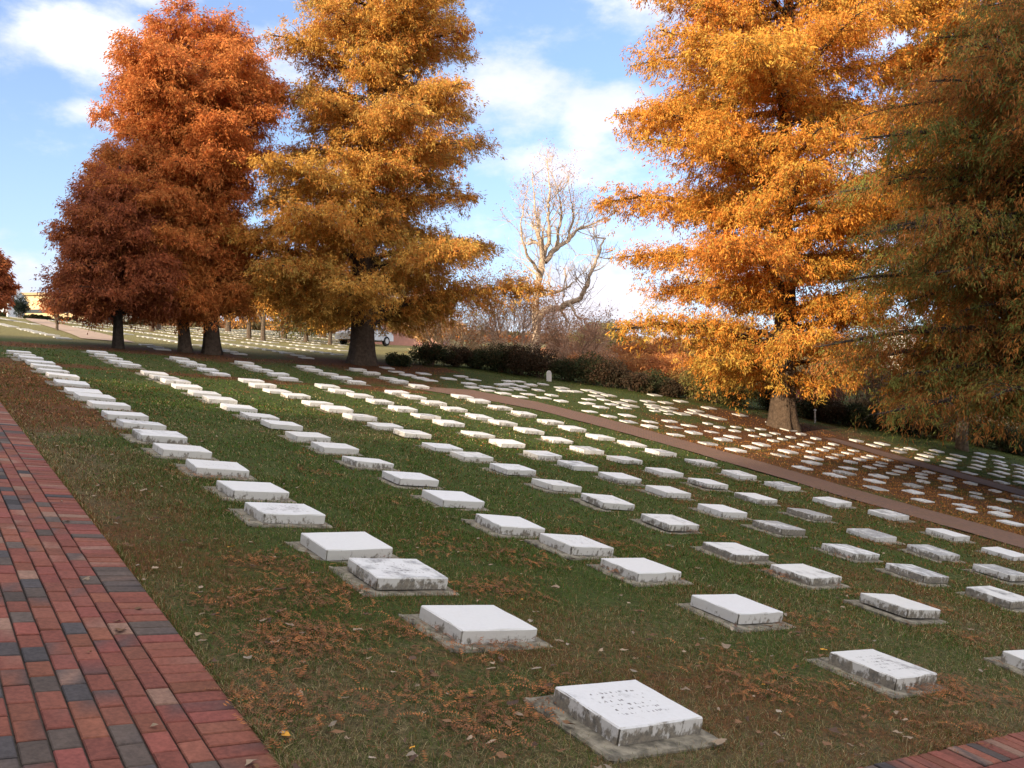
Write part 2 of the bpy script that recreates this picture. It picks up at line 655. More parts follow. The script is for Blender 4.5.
# ------------------------------------------------------------------ grave slabs
M_marble, t, p = new_mat('weathered_marble')
tcn = t.add('ShaderNodeTexCoord')
oi = t.add('ShaderNodeObjectInfo')
sc = t.add('ShaderNodeSeparateColor')
t.l.new(oi.outputs['Color'], sc.inputs[0])
W4 = t.math('MULTIPLY', oi.outputs['Random'], 40)
geo = t.add('ShaderNodeNewGeometry')
so = t.add('ShaderNodeSeparateXYZ')
t.l.new(tcn.outputs['Object'], so.inputs[0])
vt = t.add('ShaderNodeVectorTransform', vector_type='NORMAL', convert_from='WORLD', convert_to='OBJECT')
t.l.new(geo.outputs['Normal'], vt.inputs[0])
sn = t.add('ShaderNodeSeparateXYZ')
t.l.new(vt.outputs[0], sn.inputs[0])
side = t.ramp(sn.outputs[2], .45, .9, 1, 0)
n_big = t.noise(tcn.outputs['Object'], 5.5, 7, .68, W4)
n_fine = t.noise(tcn.outputs['Object'], 38, 6, .7, W4)
mpz = t.add('ShaderNodeMapping')
t.l.new(tcn.outputs['Object'], mpz.inputs[0])
mpz.inputs['Scale'].default_value = (1, 1, .55)
n_run = t.noise(mpz.outputs[0], 26, 5, .7, W4)
warmc = t.mix(oi.outputs['Random'], (.55, .555, .575), (.53, .525, .52))
col = t.mix(t.ramp(n_fine, .35, .7, 0, .35), warmc, (.46, .455, .45))
# grey lichen bloom on the top, as strong as the object says (red)
top_d = t.math('ADD', n_big, t.math('MULTIPLY', sc.outputs[0], .42))
top_m = t.math('MULTIPLY', t.ramp(top_d, .62, .80), t.ramp(n_fine, .30, .60, .35, 1))
top_m = t.math('MULTIPLY', top_m, t.math('SUBTRACT', 1.0, side))
col = t.mix(t.math('MULTIPLY', top_m, .8), col, (.10, .10, .105))
# grime running down the sides and creeping up from the base (green)
low = t.ramp(so.outputs[2], -.085, .004, .30, -.12)
sd = t.math('ADD', t.math('MULTIPLY', t.math('SUBTRACT', n_run, .5), 2.0), t.math('MULTIPLY', t.math('SUBTRACT', n_big, .5), 1.5))
sd = t.math('ADD', sd, t.math('ADD', t.math('MULTIPLY', low, .7), t.math('MULTIPLY', sc.outputs[1], .48)))
sm = t.math('MULTIPLY', side, t.ramp(sd, .20, .46))
sidec = t.mix(t.ramp(n_fine, .3, .7), (.040, .034, .027), (.22, .18, .125))
col = t.mix(t.math('MULTIPLY', side, .38), col, (.50, .45, .36))
col = t.mix(t.math('MULTIPLY', sm, .88), col, sidec)
# worn lettering: short dark pits in lines across the top (blue)
lx = t.math('MULTIPLY', so.outputs[1], 22)
band = t.ramp(t.math('ABSOLUTE', t.math('SUBTRACT', t.math('FRACT', lx), .5)), .16, .26, 1, 0)
mpl = t.add('ShaderNodeMapping')
t.l.new(tcn.outputs['Object'], mpl.inputs[0])
mpl.inputs['Scale'].default_value = (1, .45, 1)
let = t.ramp(t.noise(mpl.outputs[0], 60, 3, .5, W4), .55, .60)
inx = t.ramp(t.math('ABSOLUTE', so.outputs[0]), .15, .19, 1, 0)
iny = t.ramp(t.math('ABSOLUTE', so.outputs[1]), .13, .16, 1, 0)
lm = t.math('MULTIPLY', t.math('MULTIPLY', band, let), t.math('MULTIPLY', inx, iny))
lm = t.math('MULTIPLY', t.math('MULTIPLY', lm, sc.outputs[2]), t.math('SUBTRACT', 1.0, side))
col = t.mix(lm, col, (.12, .11, .11))
t.l.new(col, p.inputs['Base Color'])
p.inputs['Roughness'].default_value = .62
bump(t, p, t.math('SUBTRACT', t.math('ADD', n_fine, t.math('MULTIPLY', n_run, .4)), t.math('MULTIPLY', lm, 2)), .35, .004)

M_conc = simple_mat('base_concrete', (.15, .132, .10), .95, .62, 11, .9)


def slab_mesh(name, w, l, h, bev=.007, wob=.0025, seed=0):
    """bevelled stone, its top at local z = 0"""
    r = np.random.default_rng(seed)
    nx, ny = 7, 7
    xs = np.concatenate([[-w / 2, -w / 2 + bev], np.linspace(-w / 2 + .05, w / 2 - .05, nx - 2), [w / 2 - bev, w / 2]])
    ys = np.concatenate([[-l / 2, -l / 2 + bev], np.linspace(-l / 2 + .05, l / 2 - .05, ny - 2), [l / 2 - bev, l / 2]])
    a_ = Acc()
    X, Y = np.meshgrid(xs, ys, indexing='ij')
    edge = (np.abs(X) > w / 2 - bev * .5) | (np.abs(Y) > l / 2 - bev * .5)
    Z = np.where(edge, -bev, 0) + r.normal(0, wob * .25, X.shape)
    cut = r.uniform(.2, 3.0, 4) * bev
    m, n = X.shape
    for q, (i_, j_) in enumerate(((0, 0), (m - 1, 0), (m - 1, n - 1), (0, n - 1))):
        X[i_, j_] -= np.sign(X[i_, j_]) * cut[q]
        Y[i_, j_] -= np.sign(Y[i_, j_]) * cut[q]
    jit = r.normal(0, wob * .7, X.shape)
    X = X + np.where(edge, jit, 0)
    Y = Y + np.where(edge, r.normal(0, wob * .7, X.shape), 0)
    top = np.stack([X, Y, Z], -1).reshape(-1, 3)
    i_ = np.arange(m - 1)[:, None] * n + np.arange(n - 1)[None, :]
    f = np.stack([i_, i_ + n, i_ + n + 1, i_ + 1], -1).reshape(-1, 4)
    a_.add(top, f)
    ring = [(i2, 0) for i2 in range(m)] + [(m - 1, j2) for j2 in range(1, n)] + [(i2, n - 1) for i2 in range(m - 2, -1, -1)] + [(0, j2) for j2 in range(n - 2, 0, -1)]
    rv = np.array([top[i2 * n + j2] for i2, j2 in ring])
    k = len(rv)
    mid = rv.copy()
    mid[:, 2] = -h * .5
    mid[:, :2] *= 1 + r.normal(0, .003, (k, 1))
    bot = rv.copy()
    bot[:, 2] = -h
    bot[:, :2] *= .995
    vv_ = np.concatenate([rv, mid, bot])
    fs = []
    for q in range(k):
        q2 = (q + 1) % k
        fs.append((q2, q, k + q, k + q2))
        fs.append((k + q2, k + q, 2 * k + q, 2 * k + q2))
    a_.add(vv_, fs)
    a_.v[-1] = vv_
    me = a_.mesh(name, col=False)
    me.validate()
    return me


SW, SL, SH = .555, .475, .082
stone_me = [slab_mesh('stone', SW, SL, SH, seed=s) for s in range(4)]
small_me = slab_mesh('small_stone', .40, .33, .07, seed=9)
base_me = slab_mesh('stone_base', .74, .66, .09, bev=.012, wob=.006, seed=20)
sbase_me = slab_mesh('small_stone_base', .48, .42, .08, bev=.012, wob=.006, seed=21)
for me in stone_me + [small_me]:
    me.materials.append(M_marble)
for me in (base_me, sbase_me):
    me.materials.append(M_conc)

MAIN = [[(2.91,3.01),(2.92,4.31),(2.91,5.31),(2.88,6.07),(2.82,7.17),(2.89,8.17),(2.9,9.29),(2.82,10.34),(2.83,11.39),(2.87,12.53),(2.85,13.42),(2.86,14.59),(2.84,15.59),(2.81,16.42),(2.85,17.82),(2.91,19.2),(2.89,20.27),(2.89,21.2),(2.91,22.25)],[(5.46,3.18),(5.43,4.39),(5.46,5.48),(5.39,6.28),(5.14,7.02),(5.21,8.21),(5.29,9.33),(5.25,10.41),(5.3,11.56),(5.28,12.5),(5.33,13.7),(5.32,14.7),(5.33,15.82),(5.33,16.93),(5.33,17.93),(5.32,19.17),(5.3,19.99),(5.28,20.88),(5.29,21.8)],[(7.37,2.9),(7.61,4.27),(7.65,5.3),(7.55,6.12),(7.82,7.35),(7.78,8.43),(7.77,9.49),(7.8,10.59),(7.79,11.71),(7.72,12.51),(7.85,13.78),(7.8,14.74),(7.81,15.85),(7.78,16.87),(7.73,17.77),(7.73,19.01),(7.63,19.89),(7.63,20.89),(7.73,21.99)],[(9.94,4.43),(9.79,5.28),(9.84,6.17),(9.92,7.3),(9.88,8.25),(9.98,9.42),(9.89,10.42),(9.78,11.37),(9.75,12.32),(9.78,13.47),(9.86,14.59),(9.98,15.93),(10.07,17.05),(10.01,18.02),(9.99,19.16),(9.97,20.23),(9.79,20.97),(9.85,21.98)],[(11.79,5.23),(11.87,6.17),(11.82,7.07),(11.95,8.22),(11.96,9.27),(11.92,10.29),(11.88,11.31),(11.9,12.41),(11.76,13.38),(11.9,14.52),(11.98,15.64),(12.02,16.73),(11.94,17.6),(11.93,18.78),(11.93,19.78),(11.98,20.92),(11.9,21.78)],[(13.95,6.13),(14.24,7.16),(14.53,8.37),(14.21,9.29),(14.44,10.55),(14.23,11.45),(14.44,12.66),(14.32,13.74),(14.32,14.67),(14.05,15.49),(14.08,16.58),(14.17,17.57),(14.15,18.7),(14.21,19.9),(14.22,21.01),(14.1,21.72)]]
FAR = [(15.44,27.43),(15.44,28.3),(15.51,26.64),(15.57,26.1),(15.68,29.49),(16.54,28.18),(16.6,24.85),(16.74,24.19),(16.91,26.98),(16.99,23.63),(16.99,25.74),(17.28,23.04),(17.48,25.26),(17.86,24.73),(18.12,28.01),(18.14,15.65),(18.14,20.49),(18.15,27.18),(18.18,16.86),(18.21,19.69),(18.22,23.84),(18.23,18.81),(18.33,18.05),(18.39,14.9),(18.39,23.16),(18.49,12.91),(18.52,10.96),(18.56,9.88),(18.64,26.01),(18.65,22.54),(18.66,24.88),(18.74,12.17),(18.79,25.34),(18.8,8.15),(18.89,9.08),(19.33,26.37),(19.36,23.93),(19.38,20.07),(19.4,19.07),(19.58,17.44),(19.58,25.94),(19.6,9.49),(19.6,10.67),(19.65,12.49),(19.65,22.35),(19.66,11.68),(19.67,21.66),(19.7,16.43),(19.71,18.34),(19.74,14.47),(19.78,8.79),(19.78,15.5),(19.86,27.29),(19.94,13.64),(20.34,26.44),(20.39,27.27),(20.63,19.4),(20.63,23.37),(20.76,10.37),(20.76,11.3),(20.8,18.72),(20.81,9.28),(20.84,17.82),(20.86,12.28),(20.9,13.18),(20.9,22.43),(20.92,17.08),(20.93,15.09),(20.93,16.02),(20.94,21.84),(21.02,25.26),(21.04,14.32),(21.29,26.86),(21.49,23.48),(21.64,25.3),(21.64,26.11),(21.75,22.36),(21.78,22.96),(22.05,10.36),(22.1,21.49),(22.12,11.17),(22.25,14.55),(22.28,13.97),(22.28,15.22),(22.28,20.99),(22.29,11.85),(22.29,18.74),(22.3,13.4),(22.31,12.71),(22.41,19.34),(22.42,18.21),(22.45,15.95),(22.45,17.45),(22.51,16.78),(22.72,25.75),(22.75,25.23),(22.81,22.15),(22.86,24.71),(22.88,21.6),(22.91,10.1),(22.91,11.46),(22.95,10.81),(23.1,21.13),(23.21,13.04),(23.23,12.4),(23.3,15.02),(23.3,22.78),(23.36,16.28),(23.4,15.63),(23.4,17.74),(23.41,18.97),(23.42,13.75),(23.46,17.13),(23.5,14.44),(23.55,18.5),(23.7,10.01),(23.78,22.36),(23.97,12.8),(24.06,12.17),(24.07,21.47),(24.13,13.48),(24.13,14.1),(24.3,15.34),(24.31,20.98),(24.38,20.55),(24.4,18.12),(24.41,16.07),(24.42,14.76),(24.45,17.53),(24.5,16.87),(24.54,18.82),(24.64,10.5),(24.67,11.1),(24.82,13.04),(24.83,11.85),(24.95,12.57),(25.17,13.83),(25.21,14.55),(25.21,15.04),(25.36,15.8),(25.56,16.65),(25.83,17.51),(25.98,18.2),(26.26,18.93),(27.35,12.11),(27.52,13.16),(27.78,13.96),(27.89,14.87),(28.14,17.42),(28.18,16.77),(28.22,15.87),(28.62,12.11),(28.9,12.96),(29.02,14.54),(29.11,15.41),(29.25,13.82),(29.25,16.36),(29.31,17.12),(30.02,16.42),(30.07,13.33),(30.17,12.76),(30.23,14.15),(30.26,15.8),(30.35,15.05),(31.36,16.18),(31.41,13.29),(31.46,13.93),(31.57,14.78),(31.75,15.58),(32.42,14.4),(32.48,13.74),(32.75,15.28),(33.31,14.86),(33.52,14.27),(34.18,15.9),(34.95,15.64)]


ORD = ['first', 'second', 'third', 'fourth', 'fifth', 'sixth', 'seventh', 'eighth', 'ninth', 'tenth', 'eleventh', 'twelfth', 'thirteenth',
       'fourteenth', 'fifteenth', 'sixteenth', 'seventeenth', 'eighteenth', 'nineteenth', 'twentieth', 'twenty-first', 'twenty-second', 'twenty-third',
       'twenty-fourth', 'twenty-fifth', 'twenty-sixth', 'twenty-seventh', 'twenty-eighth', 'twenty-ninth', 'thirtieth']

stones = []   # dict: u, v, size, section, row, k
for i_, row in enumerate(MAIN):
    for k_, (a_, b_) in enumerate(row):
        stones.append(dict(u=a_, v=b_, s='n', sec='main', row=i_, k=k_))
for i_, (u_, va) in enumerate(((2.85, 23.3), (5.15, 23.65), (7.4, 23.3), (9.4, 23.4), (11.6, 23.7), (13.7, 23.7))):
    for k_ in range(5 if i_ else 3):
        stones.append(dict(u=u_ + rng.normal(0, .05), v=va + 1.05 * k_ + rng.normal(0, .06), s='n', sec='crest', row=i_, k=k_))
rows3 = {}


def nearest_row(u_, v_):
    rr = [18.4, 19.65, 20.85, 22.3, 23.4, 24.45, 25.5]
    rr4 = [28.0, 29.1, 30.2, 31.4, 32.6, 33.6, 34.8]
    if u_ < 17.95 and v_ > 22.5:
        return ('lane', 0)
    if u_ < 26.8:
        return ('mid', int(np.argmin([abs(u_ - r_) for r_ in rr])))
    return ('hedge', int(np.argmin([abs(u_ - r_) for r_ in rr4])))


far_pts = [(a_, b_) for a_, b_ in FAR if a_ > 16.35 or b_ > 25.3]
# lattice where the photograph shows rows running together
for r_, pit in ((18.4, 1.0), (19.6, .95), (20.8, .9), (21.9, .8), (22.9, .8), (23.9, .8), (24.9, .8)):
    v_ = 21.2
    while v_ < 29.5:
        lim = 28.9 - (r_ - 18) * .72
        if v_ < lim and not any(math.hypot(v_ - b_, r_ - a_) < .78 for a_, b_ in far_pts) and rng.random() > .12:
            far_pts.append((r_ + rng.normal(0, .06), v_ + rng.normal(0, .05)))
        v_ += pit
for v_ in np.arange(20.2, 25.5, 1.3):
    far_pts.append((27.0 + rng.normal(0, .1) - (v_ - 19.6) * .15, v_))
for a_, b_ in far_pts:
    sec, rw = nearest_row(a_, b_)
    small = sec == 'mid' and a_ > 21.6
    stones.append(dict(u=a_, v=b_, s='s' if small else 'n', sec=sec, row=rw, k=0))
# order along the row inside the far sections
for sec in ('lane', 'mid', 'hedge'):
    for rw in range(8):
        q = sorted([s for s in stones if s['sec'] == sec and s['row'] == rw], key=lambda s: s['v'])
        for k_, s in enumerate(q):
            s['k'] = k_


def seen_size(s):
    x_, y_ = xy(s['u'], s['v'])
    return (1 if s['s'] == 'n' else .8) / max(y_, .5) ** 1.0


stones.sort(key=lambda s: -seen_size(s))
solo, rest = stones[:298], stones[298:]


def slab_pose(u_, v_, yaw, tilt):
    x_, y_ = xy(u_, v_)
    z_ = float(gz(u_, v_)) + SLAB_T
    e = .3
    du = (float(gz(u_ + e, v_)) - float(gz(u_ - e, v_))) / (2 * e)
    dv = (float(gz(u_, v_ + e)) - float(gz(u_, v_ - e))) / (2 * e)
    du += tilt[0]
    dv += tilt[1]
    eu = Vector((UX * math.cos(yaw) + VX * math.sin(yaw), UY * math.cos(yaw) + VY * math.sin(yaw), du))
    ev = Vector((-UX * math.sin(yaw) + VX * math.cos(yaw), -UY * math.sin(yaw) + VY * math.cos(yaw), dv))
    ez = eu.cross(ev).normalized()
    eu.normalize()
    ev = ez.cross(eu)
    return Matrix(((eu.x, ev.x, ez.x, x_), (eu.y, ev.y, ez.y, y_), (eu.z, ev.z, ez.z, z_), (0, 0, 0, 1)))


# the look of the nearest stones, read from the photograph: (section row, k) -> (top dirt, side dirt, lettering)
LOOK = {(0, 0): (.12, .62, 1), (0, 1): (0, -1, 0), (0, 2): (.42, .45, .7), (0, 3): (0, .1, 0), (0, 4): (.3, .25, .6), (0, 5): (.1, .25, 0),
        (1, 0): (.22, .75, 1), (1, 1): (0, -1, 0), (1, 2): (.06, .3, 0), (1, 3): (.15, .2, .5), (1, 4): (.05, .3, 0),
        (2, 1): (.1, .55, 0), (2, 2): (.25, .7, 0), (2, 3): (.2, .95, 0), (2, 4): (.3, .6, .4),
        (3, 0): (.4, .95, 0), (3, 1): (.6, 1.0, 0), (3, 2): (.5, .6, 0), (3, 3): (.6, .95, 0), (3, 4): (0, .15, 0),
        (4, 1): (.65, .7, 0), (4, 2): (.7, .3, 0), (4, 3): (.95, .9, 0), (5, 1): (.1, .2, 0)}
WORDS = {(0, 0): 'pitted lettered white slab with blackened edges, nearest the camera, first row from the brick walk',
         (0, 1): 'clean bright white slab, second from the camera, first row from the brick walk',
         (0, 2): 'white slab with a dark smudge and stained left edge, third beside the brick walk',
         (1, 0): 'white slab with grimy sides and faint lettering, nearest one in the second row',
         (1, 1): 'clean unmarked white slab, second from the camera in the second row'}

root0 = None
cnt = 0
for s in solo:
    sec, rw, k_ = s['sec'], s['row'], s['k']
    r = np.random.default_rng(int(s['u'] * 977 + s['v'] * 131))
    yaw = r.normal(0, .025)
    tilt = (r.normal(0, .017), r.normal(0, .017))
    if sec == 'main' and rw == 0 and k_ == 0:
        yaw, tilt = 0.0, (0, 0)
    M = slab_pose(s['u'], s['v'], yaw, tilt)
    root = empty('gravestone')
    root['kind'] = 'thing'
    root.matrix_world = M
    small = s['s'] == 's'
    me = small_me if small else stone_me[int(r.integers(0, 4))]
    st = bpy.data.objects.new('stone', me)
    st.parent = root
    dh = r.normal(0, .009)
    far_sink = 0 if sec == 'main' and s['v'] < 12 else (-.01 if sec in ('main', 'crest') else -.055)
    st.location = (0, 0, dh + far_sink)
    if sec != 'main':
        st.scale = (r.uniform(.78, .98), r.uniform(.7, .95), 1) if sec in ('crest', 'lane') else (r.uniform(.66, .88), r.uniform(.62, .86), 1)
    lk = LOOK.get((rw, k_)) if sec == 'main' else None
    if lk is None:
        old = min(1, max(0, (s['u'] - 2) / 14))
        dirt = r.random() ** (1.5 - old)
        lk = (.05 + .45 * old * r.random() + (.3 if r.random() < .2 * old + .05 else 0), -.18 + .70 * dirt, .4 if r.random() < .5 else 0)
        if s['v'] > 20:
            lk = (.1, .2, 0)
        if sec != 'main' and sec != 'crest' and s['v'] < 16 and r.random() < .18:
            lk = (1.0, 1.0, 0)
    st.color = (lk[0], lk[1], lk[2], 1)
    bs = bpy.data.objects.new('stone_base', sbase_me if small else base_me)
    bs.parent = root
    bs.location = (-.025 + r.normal(0, .012), r.normal(0, .015), -SLAB_T + .012 + r.normal(0, .003))
    bs.rotation_euler = (0, 0, r.normal(0, .015))
    if sec in ('lane', 'mid', 'hedge'):
        bs.location.z -= .03
        bs.scale = (.7, .7, 1)
    if s['v'] > 12 and sec == 'main' and r.random() < .3:
        bs.location.z -= .02
    if sec == 'main' and rw == 0 and k_ == 0:
        bs.location.z += .010
    scene.collection.objects.link(st)
    scene.collection.objects.link(bs)
    d = 'clean white' if lk[1] < .1 else ('white' if lk[1] < .35 else ('stained white' if lk[1] < .7 else 'grimy weathered'))
    if sec == 'main':
        lab = WORDS.get((rw, k_)) or ('%s slab, %s from the camera in the %s row from the brick walk' % (d, ORD[k_], ORD[rw]))
        grp = 'flat grave slabs on the near lawn'
    elif sec == 'crest':
        lab = 'white slab past the cross strip, %s from it in the %s row from left' % (ORD[k_], ORD[rw])
        grp = 'flat grave slabs before the tree line'
    elif sec == 'lane':
        lab = 'low slab along the far side of the brown path, %s from its near end' % ORD[k_]
        grp = 'flat grave slabs beside the brown path'
    elif sec == 'mid':
        lab = 'low slab, %s from the right in the %s row beyond the brown path' % (ORD[k_], ORD[rw])
        grp = 'small flat slabs beyond the brown path'
    else:
        lab = 'low slab, %s from the right in the %s row between narrow path and hedge' % (ORD[k_], ORD[rw])
        grp = 'flat slabs by the hedge'
    tag(root, lab, 'gravestone', grp)

# the remaining, smallest-looking stones of the far lawns as one object
fa = Acc()


def far_stone(u_, v_, w=.5, l=.42):
    M = slab_pose(u_, v_, 0, (0, 0))
    M = M @ Matrix.Translation((0, 0, -.055))
    c_ = rng.uniform(.86, 1.0)
    h = .075
    vv_ = [(-w / 2, -l / 2, -h), (w / 2, -l / 2, -h), (w / 2, l / 2, -h), (-w / 2, l / 2, -h), (-w / 2, -l / 2, 0), (w / 2, -l / 2, 0), (w / 2, l / 2, 0), (-w / 2, l / 2, 0)]
    vv_ = [M @ Vector(q) for q in vv_]
    fa.add([tuple(q) for q in vv_], [(4, 5, 6, 7), (0, 1, 5, 4), (1, 2, 6, 5), (2, 3, 7, 6), (3, 0, 4, 7)], (.47 * c_, .46 * c_, .44 * c_))


for s in rest:
    far_stone(s['u'], s['v'])
for col_i in range(-26, 34):
    u_ = 2.6 + col_i * 2.7
    v_ = 31.7
    while v_ < 104:
        x_, y_ = xy(u_, v_)
        pxv = 512 + F_PX * x_ / y_
        wfar = (y_ - 33) / 55
        pxc = 108 - 72 * (1 - (1 - min(1, max(0, wfar))) ** 2.2)
        okk = -60 < pxv < 345 and abs(pxv - pxc) * y_ / F_PX > 1.4 and not (47 < v_ < 49.5) and not (66 < v_ < 69)
        if okk and rng.random() > .04:
            far_stone(u_ + rng.normal(0, .05), v_ + rng.normal(0, .05))
        v_ += 1.05
fs_ = link('far_grave_slabs', fa.mesh('far_grave_slabs'), M_paint)
tag(fs_, 'countless small white slabs in rows on the sunny far lawn under the trees', 'grave slabs', kind='stuff')

# ------------------------------------------------------------------ grass, litter and leaves lying on the turf
slab_uv = np.array([(s['u'], s['v']) for s in stones if s['v'] < 30])


def free_of_slabs(U, V, hw=.345, hl=.305):
    ok = np.ones(len(U), bool)
    for (a_, b_) in slab_uv:
        ok &= ~((np.abs(U - a_ + .015) < hw) & (np.abs(V - b_) < hl))
    return ok


def in_turf(U, V, m=.0):
    bpA = interp(BP_A, V)
    bpB = interp(BP_B, V)
    ok = (U > PATH_U + skew(V) + m) & ~((V < CROSS_V + m))
    eg = rng.normal(.03, .09, len(U))
    ok &= ~((U > bpA + eg) & (U < bpB - eg) & (V < 24))
    n_l = np.interp(V, [-10, 10.9, 15.7, 18], [24.9, 25.3, 26.0, 26.6])
    ok &= ~((U > n_l) & (U < n_l + 1.3) & (V < 18))
    return ok


def sample_view(n, ymin, ymax, power=1.0, margin=60):
    """plan points spread over the camera's view with density falling with distance"""
    y_ = ymin * (ymax / ymin) ** (rng.random(n) ** power)
    px_ = rng.uniform(-margin, 1024 + margin, n)
    x_ = (px_ - 512) / F_PX * y_
    return uv(x_, y_) + (y_,)


def blades(n, ymin, ymax, lo, hi, wfac, power=1.0, lean=.9, pal='grass', mask=None, ring=False):
    U, V, Y = sample_view(n, ymin, ymax, power)
    ok = in_turf(U, V, .0) & (V < 30.5)
    if pal == 'grass':
        ok &= rng.random(n) < np.clip(.75 + .6 * fbm(U, V, 4.5, 31), .12, 1)
    if ring:
        src = slab_uv[(slab_uv[:, 1] < 17)]
        kk = rng.integers(0, len(src), n)
        sd = rng.integers(0, 4, n)
        tt = rng.uniform(-.38, .38, n)
        off = rng.normal(.012, .02, n)
        U = src[kk, 0] - .025 + np.where(sd == 0, -.37 - off, np.where(sd == 1, .37 + off, tt))
        V = src[kk, 1] + np.where(sd == 2, -.33 - off, np.where(sd == 3, .33 + off, tt * .9))
        nw = n // 7
        V[:nw] = 2.4 + 14 * rng.random(nw) ** 1.5
        U[:nw] = PATH_U + skew(V[:nw]) + np.abs(rng.normal(0, .025, nw))
        Y = U * UY + V * VY
        ok = (V > CROSS_V)
    if mask is not None:
        ok &= mask(U, V)
    U, V, Y = U[ok], V[ok], Y[ok]
    near = free_of_slabs(U, V) if not ring else np.ones(len(U), bool)
    U, V, Y = U[near], V[near], Y[near]
    m = len(U)
    Z = gz(U, V) + .012 * fbm(U, V, 3.0, 5) - .004
    X_ = U * UX + V * VX
    Y_ = U * UY + V * VY
    lit_, dry_ = masks(U, V)
    L = rng.uniform(lo, hi, m)
    ang = rng.uniform(0, 2 * np.pi, m)
    ln = np.clip(rng.normal(lean, .35, m), .1, 1.9)
    dirx, diry = np.cos(ang) * np.sin(ln), np.sin(ang) * np.sin(ln)
    dz = np.cos(ln)
    W = wfac * L.mean() * rng.uniform(.7, 1.3, m) * np.clip(Y / 5, .8, 4)
    wx, wy = -np.sin(ang) * W, np.cos(ang) * W
    P0 = np.stack([X_ - wx / 2, Y_ - wy / 2, Z], 1)
    P1 = np.stack([X_ + wx / 2, Y_ + wy / 2, Z], 1)
    mid = np.stack([X_ + dirx * L * .55, Y_ + diry * L * .55, Z + dz * L * .62], 1)
    P2 = mid + np.stack([wx, wy, 0 * wx], 1) * .38
    P3 = mid - np.stack([wx, wy, 0 * wx], 1) * .38
    tip = np.stack([X_ + dirx * L * 1.15, Y_ + diry * L * 1.15, Z + dz * L * .8], 1)
    V_ = np.stack([P0, P1, P2, P3, tip], 1).reshape(-1, 3)
    b = np.arange(m)[:, None] * 5
    q4 = b + np.array([[0, 1, 2, 3]])
    q3 = b + np.array([[3, 2, 4]])
    k = rng.random(m)
    green = np.array([.060, .108, .020])
    olive = np.array([.120, .130, .042])
    straw = np.array([.33, .265, .145])
    brn = np.array([.22, .10, .045])
    pd = np.clip(dry_, 0, 1)
    c_ = np.where((k < .05 + .42 * pd)[:, None], straw, np.where((k < .30 + .50 * pd)[:, None], olive, green))
    c_ = np.where((rng.random(m) < lit_ * .75 + .13)[:, None], brn, c_)
    org = (U > 15.5) & (U < 28) & (rng.random(m) < .62 * np.clip(lit_ * 1.2, 0, 1))  # needle litter brightened to orange here, the low sun's glow put into its colour
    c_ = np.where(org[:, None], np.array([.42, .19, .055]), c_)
    if pal == 'needles':
        c_ = np.where((k < .55)[:, None], np.array([.27, .088, .027]), np.array([.17, .062, .024]))
    c_ = c_ * rng.uniform(.45, 1.4, (m, 1))
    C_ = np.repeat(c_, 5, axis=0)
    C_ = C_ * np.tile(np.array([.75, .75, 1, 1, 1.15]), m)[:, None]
    return V_, q4, q3, C_


ga = Acc()
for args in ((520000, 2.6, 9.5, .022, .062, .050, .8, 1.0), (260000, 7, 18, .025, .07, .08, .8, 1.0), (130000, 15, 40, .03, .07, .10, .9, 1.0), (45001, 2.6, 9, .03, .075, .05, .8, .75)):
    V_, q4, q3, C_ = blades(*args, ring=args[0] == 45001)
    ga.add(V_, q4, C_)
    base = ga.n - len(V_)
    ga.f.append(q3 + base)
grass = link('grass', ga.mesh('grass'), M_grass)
tag(grass, 'short autumn grass, green and straw coloured, between the slabs', 'grass', kind='stuff')

# fallen rusty needle sprays: small feathery heaps
cen_u, cen_v, cen_s = [], [], []
U, V, Y = sample_view(2900, 2.7, 27, .62)
okm = in_turf(U, V) & (fbm(U, V, 1.9, 77) > .38)
for a_, b_ in zip(U[okm], V[okm]):
    cen_u.append(a_)
    cen_v.append(b_)
    cen_s.append(rng.uniform(.05, .16))
# heaps against the stones, where the photograph shows them
for (px_, py_, s_) in ((515, 658, .17), (350, 552, .14), (300, 640, .12), (800, 678, .26), (930, 610, .12), (960, 640, .12), (750, 690, .10), (400, 700, .16), (490, 725, .12),
                       (820, 630, .2), (845, 590, .1), (705, 535, .15), (780, 575, .1), (460, 395, .2), (700, 430, .3), (560, 700, .1), (270, 570, .12), (330, 600, .18), (600, 545, .1),
                       (70, 420, .25), (100, 395, .3), (20, 380, .5), (60, 385, .4), (975, 700, .14), (910, 690, .12), (640, 575, .12), (280, 640, .2), (240, 610, .14), (260, 720, .16)):
    kx, kz = (px_ - 512) / F_PX, (384 - py_) / F_PX
    for Yq in np.arange(2, 40, .05):
        if kz * Yq < gxy(kx * Yq, Yq):
            break
    a_, b_ = uv(kx * Yq, Yq)
    for _ in range(5):
        cen_u.append(a_ + rng.normal(0, s_))
        cen_v.append(b_ + rng.normal(0, s_))
        cen_s.append(s_)
na = Acc()
